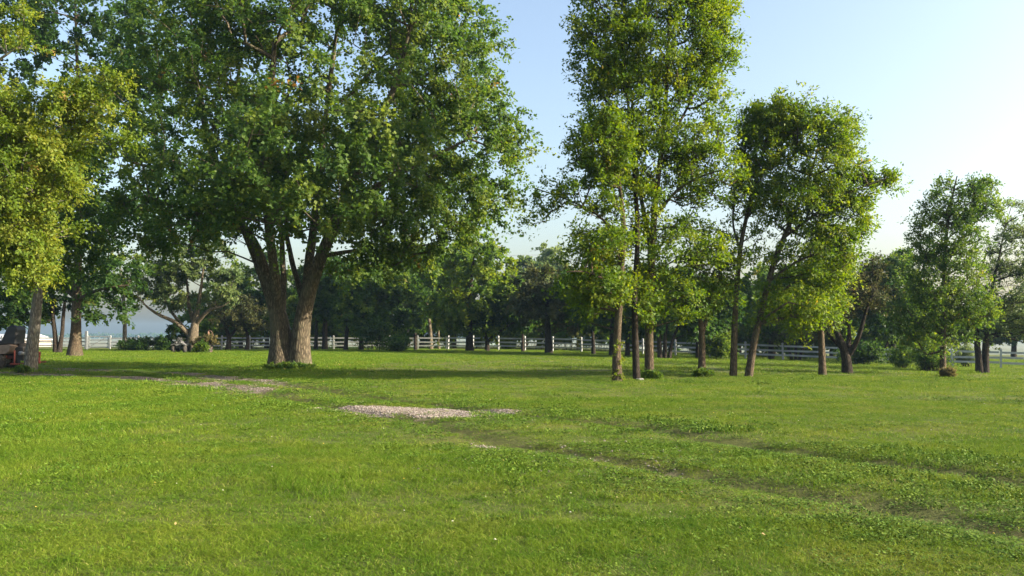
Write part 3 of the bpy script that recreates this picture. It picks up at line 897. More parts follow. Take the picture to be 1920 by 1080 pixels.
tree('tall_tree', 'tallest tree of the middle row with thick straight trunk and green weeds at its base', (1217, 710),
     [[(1217, 710, 18), (1217, 660, 16), (1217, 600, 15), (1220, 530, 15), (1222, 460, 13), (1228, 380, 11), (1240, 280, 9), (1250, 160, 7), (1255, 40, 4), (1260, -60, 2)],
      [(1222, 470, 9), (1205, 390, 8, .5), (1190, 300, 6, 1), (1185, 180, 4, 1.2)], [(1226, 410, 7), (1262, 360, 6, -.5), (1310, 330, 4, -.9), (1350, 320, 2, -1.2)],
      [(1240, 290, 6), (1280, 220, 5, .6), (1320, 140, 3, 1), (1350, 50, 2, 1)]],
     [(1255, 90, 125, 120, 110), (1250, -30, 130, 80, 100), (1320, 60, 62, 100, 70), (1290, 230, 85, 90, 90), (1230, 320, 100, 75, 90), (1325, 330, 72, 70, 75), (1255, 470, 75, 65, 75), (1245, 560, 60, 60, 65), (1325, 465, 30, 45, 45, .8)],
     L_ASH, B_BROWN, clumps=720, twigs=4, per=21, tl=0.75, lf=0.105, lw=0.55, up=0.45, seed=23, group=G_ROW, flare=1.08)
tree('forked_tree', 'small fork-topped tree with thin grey twigs in the middle row gap', (1316, 706),
     [[(1316, 706, 15), (1316, 660, 12), (1317, 625, 12), (1312, 590, 7), (1300, 550, 4), (1290, 510, 2)], [(1318, 622, 8), (1326, 590, 7, .2), (1335, 550, 4, .4), (1345, 500, 2, .5)]],
     [(1315, 560, 60, 40, 55), (1340, 500, 45, 40, 45)],
     L_ASH, B_BROWN, clumps=80, twigs=5, per=14, tl=0.55, lf=0.11, lw=0.5, seed=24, group=G_ROW, flare=1.3, bare=3, tbias=-0.1)
tree('upright_tree', 'straight slim brown trunk beside the leaning one', (1375, 706),
     [[(1374, 706, 14), (1376, 670, 12), (1378, 600, 11), (1382, 530, 10), (1390, 450, 8), (1408, 370, 7), (1430, 290, 5), (1445, 220, 3)], [(1388, 470, 5), (1372, 420, 4, .4), (1380, 350, 3, .8), (1400, 270, 2, 1)]],
     [(1425, 275, 48, 75, 55), (1450, 235, 60, 45, 60), (1405, 370, 45, 60, 50, .7), (1385, 470, 50, 50, 50, .3)],
     L_ASH, B_BROWN, clumps=280, twigs=4, per=19, tl=0.62, lf=0.105, lw=0.5, up=0.4, seed=25, group=G_ROW, flare=1.08)
tree('leaning_tree', 'brown trunk leaning right under a wide bright green crown', (1403, 707),
     [[(1402, 707, 15), (1412, 650, 13), (1426, 590, 11), (1438, 540, 11), (1452, 490, 10), (1480, 420, 8), (1510, 350, 6), (1535, 280, 4), (1545, 220, 2)],
      [(1470, 445, 6), (1530, 400, 5, -.5), (1590, 360, 4, -.8), (1660, 335, 2, -1)], [(1440, 530, 5), (1490, 490, 4, -.4), (1550, 470, 3, -.8)]],
     [(1530, 310, 85, 80, 85), (1488, 232, 52, 42, 55), (1560, 250, 45, 42, 50), (1500, 390, 75, 75, 80), (1570, 420, 60, 50, 65), (1640, 338, 42, 15, 22, 1.8), (1520, 490, 85, 50, 75), (1480, 570, 70, 50, 60), (1590, 360, 42, 32, 40)],
     L_ASH, B_BROWN, clumps=600, twigs=4, per=20, tl=0.62, lf=0.105, lw=0.5, up=0.3, seed=26, group=G_ROW, flare=1.1)
tree('slim_tree', 'slim straight trunk next to the many-stemmed crabapple, right of the leaning tree', (1541, 704),
     [[(1542, 704, 14), (1541, 660, 12), (1538, 600, 12), (1536, 540, 9), (1532, 480, 7), (1535, 420, 4)]],
     [(1530, 575, 50, 40, 50), (1545, 500, 50, 45, 50), (1500, 610, 36, 26, 34, .7)],
     L_ASH, B_BROWN, clumps=210, twigs=4, per=18, tl=0.6, lf=0.105, lw=0.5, seed=27, group=G_ROW, flare=1.15)
tree('crabapple_tree', 'short crabapple with many dark crooked stems and bare twigs', (1590, 701),
     [[(1589, 701, 20), (1588, 680, 17), (1586, 662, 17), (1574, 635, 11), (1562, 605, 8), (1556, 570, 5), (1560, 530, 2)],
      [(1588, 664, 13), (1592, 640, 9, .3), (1590, 605, 7, .6), (1585, 560, 4, .9), (1588, 520, 2, 1)],
      [(1592, 664, 12), (1606, 642, 9, -.3), (1616, 615, 8, -.5), (1624, 580, 5, -.6), (1640, 545, 3, -.6)],
      [(1580, 655, 8), (1560, 635, 6, .5), (1545, 615, 4, .8), (1530, 600, 2, 1)]],
     [(1590, 560, 52, 42, 48), (1640, 560, 40, 34, 40), (1560, 590, 40, 26, 40), (1620, 510, 40, 30, 35)],
     L_BROWN, B_DARK, clumps=140, twigs=5, per=7, tl=0.55, lf=0.10, lw=0.5, seed=28, group=G_ROW, bare=6, flare=1.12, r0=0.009)
tree('cone_tree', 'single straight-stemmed tree with oval green crown near the right edge', (1767, 704),
     [[(1767, 704, 12), (1768, 650, 10), (1769, 590, 9), (1770, 520, 8), (1774, 440, 6), (1785, 370, 4), (1795, 330, 2)], [(1771, 500, 4), (1810, 440, 3, .3), (1850, 390, 2, .6)]],
     [(1790, 385, 62, 50, 60), (1845, 380, 34, 38, 40, .8), (1770, 450, 66, 55, 65), (1775, 530, 75, 60, 70), (1725, 590, 55, 50, 55, .9), (1735, 640, 50, 30, 45, .7), (1800, 590, 60, 45, 55)],
     L_MID, B_BROWN, clumps=520, twigs=4, per=18, tl=0.6, lf=0.105, lw=0.5, seed=29, group=G_ROW, flare=1.1)
tree('twin_trunk_tree', 'dark V-shaped twin trunk nearest the right edge', (1843, 700),
     [[(1838, 700, 14), (1833, 650, 10), (1828, 600, 8), (1830, 540, 5), (1850, 470, 3)], [(1847, 700, 14), (1848, 650, 11), (1850, 600, 9), (1860, 540, 6), (1874, 480, 3), (1886, 420, 1.5)]],
     [(1860, 600, 60, 35, 50), (1880, 540, 55, 45, 50, .8), (1895, 470, 45, 60, 45, .7), (1920, 590, 50, 50, 50, 1.0), (1905, 410, 40, 40, 40, .4)],
     L_PALE, B_DARK, clumps=300, twigs=4, per=16, tl=0.6, lf=0.11, lw=0.5, seed=30, group=G_ROW, bare=3, flare=1.15)
tree('edge_tree', 'tree standing just past the right edge with leaves reaching in', (2035, 702),
     [[(2035, 702, 20), (2035, 620, 16), (2030, 520, 12), (2025, 420, 7), (2020, 330, 3)]],
     [(2030, 450, 95, 120, 90), (2020, 560, 90, 50, 80)],
     L_ASH, B_BROWN, clumps=150, twigs=5, per=16, tl=0.7, lf=0.16, seed=31, group=G_ROW, limbs=False)

# --- trees along and beyond the fence
def back(label, base, trunk, crown, mat=L_MID, bark=B_DARK, clumps=90, seed=40, depth=None, lf=0.24, tl=0.85, per=17, name='fence_line_tree', group=G_BACK, **kw):
    return tree(name, label, base, trunk, crown, mat, bark, clumps=clumps, twigs=6, per=per, tl=tl, lf=lf, seed=seed, depth=depth, group=group, limbs=False, flare=kw.pop('flare', 1.2), **kw)

back('slim dark tree by the fence just right of the maple trunk', (592, 656), [[(592, 656, 8), (593, 620, 6), (594, 570, 4), (596, 530, 2)]], [(605, 570, 38, 34), (600, 520, 40, 30)], L_DARK, seed=41)
back('thicker dark trunk second right of the maple by the fence', (609, 656), [[(609, 656, 11), (609, 620, 9), (612, 570, 7), (620, 510, 4)]], [(640, 560, 50, 38), (630, 510, 45, 36)], L_DARK, seed=42)
back('low-branched dark tree by the fence with yellow-green tips', (648, 657), [[(648, 657, 8), (650, 625, 7), (655, 580, 5), (662, 540, 3)]], [(665, 590, 45, 32), (680, 545, 45, 34)], L_MID, seed=43)
back('dark tree by the fence left of the round shrub', (677, 657), [[(677, 657, 9), (678, 625, 7), (684, 585, 5), (690, 540, 3)]], [(700, 585, 40, 36), (720, 535, 50, 34)], L_MID, seed=44)
back('thin dark sapling in front of the white rails near the sunlit trunk', (779, 657), [[(779, 657, 6), (778, 620, 5), (775, 585, 3)]], [(770, 598, 34, 20), (760, 560, 40, 26, 0, .6)], L_DARK, seed=45, clumps=45)
back('sunlit cream trunk standing behind the white fence', (807, 655), [[(808, 655, 8), (807, 620, 7), (803, 590, 6), (798, 550, 4), (800, 500, 2)]], [(800, 530, 50, 40), (770, 500, 55, 40), (830, 500, 45, 45)], L_MID, B_CREAM, seed=46, depth=88, group=G_FAR, clumps=110)
back('pale thin trunk close behind the fence beside the cream one', (823, 655), [[(823, 655, 5), (822, 620, 4), (825, 580, 3)]], [(828, 575, 28, 24), (835, 540, 30, 30)], L_MID, B_CREAM, seed=47, depth=89, group=G_FAR, clumps=45)
back('broad rounded tree on a thick dark trunk with sunlit yellow-green top', (881, 659), [[(881, 659, 15), (880, 625, 12), (880, 580, 10), (884, 530, 7), (888, 470, 4)]],
     [(885, 555, 92, 62), (895, 500, 72, 52), (888, 462, 45, 26), (850, 580, 55, 40), (880, 610, 60, 26, 0, .7)], L_ASH, seed=48, clumps=200)
back('small forked tree beside the broad rounded tree', (914, 659), [[(913, 659, 9), (914, 642, 8), (908, 620, 5), (900, 600, 3)], [(915, 640, 6), (930, 625, 5, -.3), (952, 612, 3, -.6), (970, 600, 2, -.6)]], [(930, 595, 45, 30), (960, 590, 35, 24)], L_DARK, seed=49, clumps=80)
back('thin dark sapling before the fence left of the black trunk', (980, 660), [[(980, 660, 6), (980, 630, 5), (982, 590, 3)]], [(985, 595, 34, 32), (975, 560, 34, 28)], L_DARK, seed=50, clumps=55)
back('dense dark tree with brownish top on a black trunk before the fence', (1029, 663), [[(1029, 663, 15), (1028, 630, 12), (1026, 590, 9), (1024, 540, 5)]], [(1025, 575, 60, 42), (1030, 535, 62, 34), (1065, 595, 40, 36)], L_BROWN, seed=51, clumps=130)
back('slim black trunk midway between the black trunk and the ivy tree', (1113, 665), [[(1113, 665, 8), (1112, 635, 6), (1110, 600, 5), (1108, 560, 3)]], [(1105, 590, 42, 36), (1090, 545, 45, 38)], L_DARK, seed=52)
back('dark trunk half hidden right behind the ivy tree', (1146, 667), [[(1146, 667, 9), (1146, 630, 8), (1148, 590, 6), (1150, 540, 4)]], [(1150, 585, 48, 42), (1140, 540, 48, 40)], L_DARK, seed=53)
back('dark trunk between the slim tree and the tall tree, far back', (1175, 668), [[(1176, 668, 9), (1177, 630, 8), (1178, 590, 6), (1180, 540, 4)]], [(1185, 585, 42, 40), (1200, 545, 50, 45)], L_DARK, seed=54)
back('clump of three dark trunks behind the tall tree', (1245, 672), [[(1238, 672, 9), (1236, 640, 8), (1234, 600, 6), (1230, 560, 3)], [(1246, 672, 8), (1247, 640, 7), (1250, 600, 5), (1254, 560, 3)], [(1254, 672, 8), (1258, 645, 6), (1268, 620, 5), (1280, 590, 3)]], [(1250, 585, 55, 40), (1285, 600, 45, 32), (1270, 540, 55, 40)], L_DARK, seed=55, clumps=120)
back('dark tree behind the small forked tree by the fence', (1308, 672), [[(1308, 672, 8), (1308, 640, 7), (1310, 600, 5), (1314, 560, 3)]], [(1310, 605, 45, 32), (1340, 570, 48, 40)], L_DARK, seed=56)
back('dark trunk by the fence seen right of the leaning tree', (1446, 674), [[(1446, 674, 11), (1446, 640, 9), (1444, 600, 7), (1440, 550, 4)]], [(1430, 595, 55, 38), (1445, 545, 60, 45)], L_MID, seed=57, clumps=120)
back('low reddish many-stemmed tree by the fence under the leaning tree', (1491, 676), [[(1486, 676, 6), (1480, 655, 5), (1470, 635, 3)], [(1492, 676, 6), (1492, 650, 5), (1494, 620, 3)], [(1497, 676, 6), (1504, 655, 5), (1514, 635, 3)]], [(1490, 620, 36, 28), (1470, 630, 24, 16), (1515, 625, 24, 20)], L_BROWN, seed=58, clumps=80, lf=0.16, tl=0.6)
back('dark tree with forked low stems right of the crabapple', (1652, 682), [[(1652, 682, 8), (1650, 660, 7), (1642, 640, 4), (1634, 620, 2)], [(1653, 664, 5), (1664, 645, 4), (1672, 625, 2)]], [(1650, 605, 42, 36), (1640, 560, 45, 40)], L_DARK, seed=59, clumps=90, lf=0.2)
back('tall dark tree with sunlit top behind the crabapple twigs', (1675, 682), [[(1675, 682, 9), (1675, 640, 8), (1676, 580, 6), (1678, 520, 4)]], [(1680, 590, 40, 50), (1670, 520, 50, 40), (1685, 490, 28, 22)], L_MID, seed=60, clumps=120, lf=0.2)
# far side of the fence
back('bluish poplar with pointed top far behind the fence', (1032, 655), [[(1032, 655, 8), (1032, 560, 6), (1032, 490, 3)]], [(1032, 500, 26, 46), (1020, 540, 40, 50), (1055, 540, 34, 40)], L_PALE, seed=61, depth=135, lf=0.4, tl=1.5, group=G_FAR, clumps=100, name='poplar_tree')
back('rounded bluish tree far behind, left of the pointed poplar', (985, 655), [[(985, 655, 8), (985, 580, 6), (985, 520, 3)]], [(985, 530, 34, 40), (965, 560, 34, 40)], L_PALE, seed=62, depth=130, lf=0.4, tl=1.5, group=G_FAR, clumps=90, name='poplar_tree')
back('tree with thin spiky top far behind, right of the maple', (765, 655), [[(765, 655, 8), (765, 540, 6), (762, 440, 2)]], [(760, 500, 44, 40), (765, 465, 22, 26, 0, .6)], L_PALE, seed=63, depth=125, lf=0.36, tl=1.5, group=G_FAR, clumps=90, name='poplar_tree')
wood = [(560, 92, 490), (640, 95, 465), (715, 96, 455), (850, 98, 440), (945, 98, 500), (1010, 100, 520), (1085, 96, 500), (1160, 94, 520), (1235, 90, 530), (1310, 88, 510), (1385, 86, 530), (1450, 84, 520), (1530, 82, 500), (1610, 80, 505), (1560, 96, 540), (1700, 78, 520), (398, 98, 530), (450, 96, 478), (500, 95, 450), (790, 100, 460), (1760, 92, 590), (1830, 96, 575), (1900, 94, 560), (1965, 90, 545)]
where = ['behind the big maple trunk', 'second right of the maple trunk', 'behind the round shrub', 'behind the broad rounded tree', 'right of the broad rounded tree', 'behind the brownish dark tree', 'left of the ivy tree', 'behind the ivy tree', 'behind the tall tree', 'behind the small forked tree',
         'behind the upright slim tree', 'behind the leaning tree', 'behind the slim straight trunk', 'behind the crabapple', 'low between the slim trunk and crabapple', 'left of the oval-crowned tree', 'behind the barrel', 'behind the crooked trees', 'left of the big maple trunk', 'behind the cream trunk', 'low behind the oval-crowned tree', 'low behind the dark twin trunk', 'between the twin trunk and the right edge', 'cut by the right edge']
for i, ((px, dp, top), wh) in enumerate(zip(wood, where)):
    h = 650 - top
    back('wooded backdrop tree beyond the fence, ' + wh, (px, 655), [[(px, 660, 9), (px + 2, 620, 8), (px - 2, 570, 6), (px, top + 0.35 * h, 3)]],
         [(px, top + 0.42 * h, 44, 0.36 * h, 40), (px - 22, top + 0.65 * h, 38, 0.28 * h, 40), (px + 24, top + 0.62 * h, 38, 0.28 * h, 40)],
         [L_MID, L_ASH, L_DARK, L_ASH][i % 4], seed=70 + i, depth=dp, lf=0.3, tl=1.0, per=14, group=G_FAR, clumps=95, name='woodland_tree')

# --- shrubs
bush('hedge', 'low dark clipped hedge in front of the left fence', (272, 658), [(245, 650, 24, 9, 18), (275, 649, 26, 10, 18), (305, 647, 24, 12, 18)], L_DARK, n=110, lf=0.13, tl=0.45, seed=101, cat='hedge', group='planting by the spreading tree')
bush('shrub', 'dark shrub at the left foot of the spreading tree', (333, 657), [(333, 628, 20, 24, 18), (345, 645, 14, 14, 12)], L_DARK, n=50, lf=0.16, seed=102, depth=78, group='planting by the spreading tree')
bush('flowering_plant', 'yellow-orange flowering plants round the spreading tree trunk', (375, 661), [(376, 646, 16, 9, 10), (392, 640, 12, 7, 8)], L_DRY, n=46, lf=0.13, tl=0.4, seed=103, group='planting by the spreading tree', cat='plant')
bush('shrub', 'small bright green shrub between camouflage quad bike and barrel', (374, 662), [(375, 654, 11, 8, 9)], L_MID, n=30, lf=0.14, tl=0.35, seed=104, group='planting by the spreading tree')
FS = [(705, 658, 36, 30, L_DARK, 'round dark shrub hiding the rails right of the maple'), (748, 660, 18, 10, L_DARK, 'low green shrub at the foot of a white post left of the sapling'),
      (1346, 674, 20, 17, L_MID, 'rounded green shrub behind the upright slim tree'), (1620, 684, 30, 16, L_DARK, 'low dark shrub behind the crabapple trunk')]
for i, (px, py, rx, ry, mt, lb) in enumerate(FS):
    bush('shrub', lb, (px, py), [(px, py - ry, rx, ry)], mt, n=60, lf=0.15, tl=0.75, per=16, seed=110 + i)
for i, (px, py, rx, ry, mt, lb) in enumerate([(1692, 691, 18, 18, L_MID, 'leafy young shrub on the lawn left of the oval-crowned tree'), (1745, 697, 26, 22, L_MID, 'green shrub touching the left side of the oval-crowned tree trunk'), (1812, 688, 14, 18, L_PALE, 'pale green shrub left of the dark twin trunk')]):
    bush('shrub', lb, (px, py), [(px, py - ry * 0.9, rx, ry)], mt, n=70, lf=0.10, tl=0.6, per=12, seed=120 + i, group='shrubs under the right-hand trees')
bush('dry_grass_clump', 'small dry brown clump at the foot of the oval-crowned tree', (1776, 708), [(1776, 702, 10, 6)], L_DRY, n=40, lf=0.09, lw=0.25, tl=0.18, seed=130, cat='plant', group='weeds at the tree feet')
for i, (px, py, rx, ry, lb) in enumerate([(1222, 711, 12, 4.5, 'green weeds at the foot of the tall tree'), (1317, 707, 13, 2, 'low dark weeds at the foot of the small forked tree'), (545, 692, 42, 3.5, 'fringe of weeds round the big maple trunk'), (40, 699, 10, 3, 'weeds beside the pale leaning trunk below the mower')]):
    bush('weeds', lb, (px, py), [(px, py - ry * 0.7, rx, ry)], L_MID, n=45, lf=0.08, lw=0.4, tl=0.16, seed=140 + i, cat='weeds', group='weeds at the tree feet')
wood_bush = [(410, 93), (470, 92), (575, 90), (625, 91), (680, 92), (735, 95), (790, 97), (845, 93), (900, 92), (955, 92), (1010, 90), (1065, 88), (1120, 86), (1180, 83), (1240, 81), (1300, 79), (1370, 77), (1430, 76), (1500, 74), (1570, 73), (1640, 71), (1700, 70)]
for i, (px, dp) in enumerate(wood_bush):
    nm = 'undergrowth shrub beyond the fence, ' + ['just right of the barrel', 'behind the crooked trees', 'close right of the maple trunk', 'behind the second dark trunk right of the maple', 'left of the round dark shrub', 'between round dark shrub and thin sapling',
        'under the cream trunk', 'left of the broad rounded tree trunk', 'between broad rounded tree and small forked tree', 'between small forked tree and thin sapling', 'beside the black trunk', 'left of the slim black trunk', 'right of the slim black trunk', 'behind the slim dark-barked tree',
        'behind the clump of three dark trunks', 'left of the small fork-topped tree', 'left of the leaning trunk', 'right of the leaning trunk', 'beside the low reddish tree', 'left of the crabapple trunk', 'right of the crabapple trunk', 'left of the oval-crowned tree'][i]
    hh = 27 + 14 * ((i * 7) % 5) / 4
    gy_ = 627 + 1.6 * F / dp + (-gz((px - 960) / F * dp, dp)) * F / dp
    bush('undergrowth_shrub', nm, (px, 650), [(px, gy_ - hh, 34, hh, 26)], L_ASH if i % 3 == 1 else L_MID, n=62, lf=0.30, tl=0.8, per=10, seed=150 + i, depth=dp, group='undergrowth beyond the fence')

# ------------------------------------------------------------------ white rail fences
M_FENCE = plain('white_fence_paint', (0.37, 0.38, 0.38), 0.6, var=0.25, scale=3, dirt=(0.22, 0.25, 0.20))
post_me = MB().box((0, 0, 0.65), (0.14, 0.14, 1.5)).box((0, 0, 1.415), (0.18, 0.18, 0.03)).box((0, 0, 1.46), (0.16, 0.16, 0.06), taper=0.1).mesh('post')
rail_me = MB().box((0.5, 0, 0), (0.985, 0.045, 0.15)).mesh('rail')
for me in (post_me, rail_me): me.materials.append(M_FENCE)
def fence(label, a, b, bays, skip=()):
    a = Vector(a); b = Vector(b)
    root = empty('rail_fence', (a.x, a.y, gz(a.x, a.y)))
    tag(root, label, 'fence', 'white rail fences round the lawn')
    O = root.location.copy()
    ang = math.atan2(b.y - a.y, b.x - a.x)
    P = []
    for i in range(bays + 1):
        q = a.lerp(b, i / bays); P.append(Vector((q.x, q.y, gz(q.x, q.y))))
    rr_ = random.Random(3)
    for i, q in enumerate(P):
        o = link('post', post_me, None, root); o.location = q - O; o.rotation_euler = (rr_.gauss(0, .02), rr_.gauss(0, .02), ang)
    for i in range(bays):
        if i in skip: continue
        for h in (0.42, 0.80, 1.20):
            p0 = P[i] + Vector((0, 0, h + rr_.gauss(0, .02))); p1 = P[i + 1] + Vector((0, 0, h + rr_.gauss(0, .012)))
            d = p1 - p0
            o = link('rail', rail_me, None, root)
            o.location = p0 - O + d * 0.024
            o.scale = (d.length * 0.955, 1, 1)
            o.rotation_euler = (rr_.gauss(0, .02), -math.atan2(d.z, math.hypot(d.x, d.y)), ang)
    return root
GATE_L = at(164, 650, 86).x; GATE_R = at(206, 650, 86).x
fence('white three-rail fence at the left edge, up to the gate', (GATE_L - 3.05 * 9, 86), (GATE_L, 86), 9)
fence('long white three-rail fence from the gate past the big maple', (GATE_R, 86), (-7.0, 85.5), int(round((-7.0 - GATE_R) / 3.05)))
fence('white three-rail fence running nearer towards the right edge', (-6.8, 85.4), (58.0, 47.0), 24)

# gate
groot = empty('field_gate', (GATE_L, 86, gz(GATE_L, 86)))
tag(groot, 'white field gate with bright diagonal brace in the left fence', 'gate')
gw = GATE_R - GATE_L
for z in (0.25, 0.62, 1.0, 1.38):
    MB().box((gw / 2, 0, z), (gw - 0.42, 0.04, 0.11)).build('gate_rail', M_FENCE, groot)
for x in (0.2, gw - 0.2):
    MB().box((x, 0, 0.8), (0.09, 0.06, 1.36)).build('gate_upright', M_FENCE, groot)
brace = MB().tube([(0.26, -0.045, 0.3), (gw - 0.26, -0.045, 1.34)], 0.035, 6).build('gate_brace', M_FENCE, groot)
MB().box((-0.15, 0, 0.9), (0.26, 0.2, 2.1), bev=0.02).build('gate_post', plain('grey_post_paint', (0.26, 0.27, 0.27), 0.7), groot)

# ------------------------------------------------------------------ riding mower at the left edge
def mower():
    Y = 36.9; k = Y / F
    org = at(0, 693, Y); gzv = gz(org.x, Y)
    root = empty('riding_mower', (org.x, Y, gzv))
    tag(root, 'riding mower with black high-back seat and red rear frame behind the pale trunk', 'mower')
    def X(px): return (px) * k
    def Z(py): return (693 - py) * k + 0.02
    blk = plain('black_vinyl', (0.012, 0.012, 0.013), 0.6, var=0.3, dirt=(0.025, 0.023, 0.02))
    rub = plain('tyre_rubber', (0.028, 0.026, 0.024), 0.85, var=0.3, bump=0.4, dirt=(0.10, 0.08, 0.05))
    rimm = plain('grey_rim', (0.40, 0.42, 0.44), 0.45, dirt=(0.2, 0.17, 0.13))
    tan = plain('dusty_fender', (0.20, 0.145, 0.105), 0.6, dirt=(0.11, 0.08, 0.05))
    red = plain('red_frame_paint', (0.28, 0.05, 0.028), 0.5, dirt=(0.12, 0.04, 0.025))
    dark = plain('engine_metal', (0.045, 0.042, 0.04), 0.5, metal=0.4, dirt=(0.10, 0.08, 0.06))
    def wheel(x, y, r, wd, nm='wheel'):
        w_ = MB().lathe([(r * .55, -wd / 2), (r * .9, -wd / 2), (r, -wd * .32), (r, wd * .32), (r * .9, wd / 2), (r * .55, wd / 2)], (x, y, r), 'Y', 28).build(nm, rub, root, True)
        MB().lathe([(r * .12, -wd / 2 - .03), (r * .30, -wd / 2 - .02), (r * .34, -wd / 2 + .05), (r * .50, -wd / 2 + .05), (r * .57, -wd / 2 - .012), (r * .57, wd / 2 + .01)], (x, y, r), 'Y', 24).build('rim', rimm, w_, True)
        tr_ = MB()
        for i in range(22):
            a = 2 * math.pi * i / 22
            tr_.box((x + math.cos(a) * r, y, r + math.sin(a) * r), (.045, wd * .8, .05), Matrix.Rotation(-a, 3, 'Y'))
        tr_.build('tread_lugs', rub, w_)
        return w_
    wheel(X(3), -0.42, 0.42, 0.32); wheel(X(3), 0.62, 0.42, 0.32)
    wheel(X(-58), -0.42, 0.2, 0.18, 'caster_wheel'); wheel(X(-58), 0.62, 0.2, 0.18, 'caster_wheel')
    MB().box((X(-22), 0.1, 0.56), (1.9, 0.62, 0.14), bev=0.03).box((X(-58), -0.42, 0.48), (.06, .06, .2)).box((X(-58), 0.62, 0.48), (.06, .06, .2)).box((X(-58), 0.1, 0.56), (0.08, 1.1, 0.08)).build('chassis', red, root)
    MB().prism([(X(-75), .12), (X(-22), .12), (X(-20), .3), (X(-28), .36), (X(-70), .36), (X(-77), .28)], -0.75, 0.95).build('cutter_deck', red, root)
    MB().prism([(X(-26), Z(654)), (X(-18), Z(650)), (X(28), Z(647)), (X(34), Z(650)), (X(30), Z(660)), (X(24), Z(664)), (X(-20), Z(664))], -0.62, 0.82).build('fender', tan, root)
    sb = MB()
    sb.prism([(X(4), Z(647)), (X(33), Z(647)), (X(35), Z(620)), (X(33), Z(613)), (X(22), Z(611.5)), (X(17), Z(615)), (X(9), Z(634)), (X(7), Z(640)), (X(-10), Z(641)), (X(-13), Z(645)), (X(-10), Z(649))], -0.28, 0.48)
    seat = sb.build('seat', blk, root)
    bv = seat.modifiers.new('soft', 'BEVEL'); bv.width = 0.06; bv.segments = 3
    MB().tube([(X(-2), -0.34, Z(650)), (X(-2), -0.36, Z(636)), (X(-12), -0.36, Z(634))], 0.025, 8).build('armrest', red, root)
    for s in (-0.3, 0.5):
        MB().tube([(X(-24), s, Z(655)), (X(-26), s, Z(630)), (X(-20), s * 0.6 + 0.04, Z(622))], 0.02, 8).build('steering_lever', dark, root)
    eng = MB().box((X(38), 0.1, Z(658)), (0.46, 0.62, 0.34), bev=0.04).lathe([(.2, Z(652)), (.2, Z(646)), (.13, Z(644))], (X(38), 0.1, 0), 'Z', 20).box((X(36), 0.1, Z(671)), (0.5, 0.5, 0.3), bev=0.03).build('engine', dark, root)
    MB().lathe([(.09, 0), (.09, .38)], (X(44), -0.32, Z(663)), 'Y', 16).build('muffler', rimm, root, True)
    MB().tube([(X(37), -0.44, Z(657)), (X(37.5), -0.44, Z(683))], 0.035, 8).tube([(X(30), -0.44, Z(683)), (X(45), -0.44, Z(683)), (X(70), -0.44, Z(680))], 0.04, 8).tube([(X(37), 0.64, Z(657)), (X(37.5), 0.64, Z(683)), (X(70), 0.64, Z(680))], 0.035, 8).build('rear_frame', red, root)
    MB().tube([(X(66), -0.44, Z(683)), (X(66), -0.46, Z(662)), (X(66), 0.3, Z(662)), (X(66), 0.3, Z(683))], 0.05, 8).box((X(66), -0.08, Z(676)), (0.06, 0.76, 0.22), bev=0.015).build('rear_bumper', red, root)
    return root
mower()

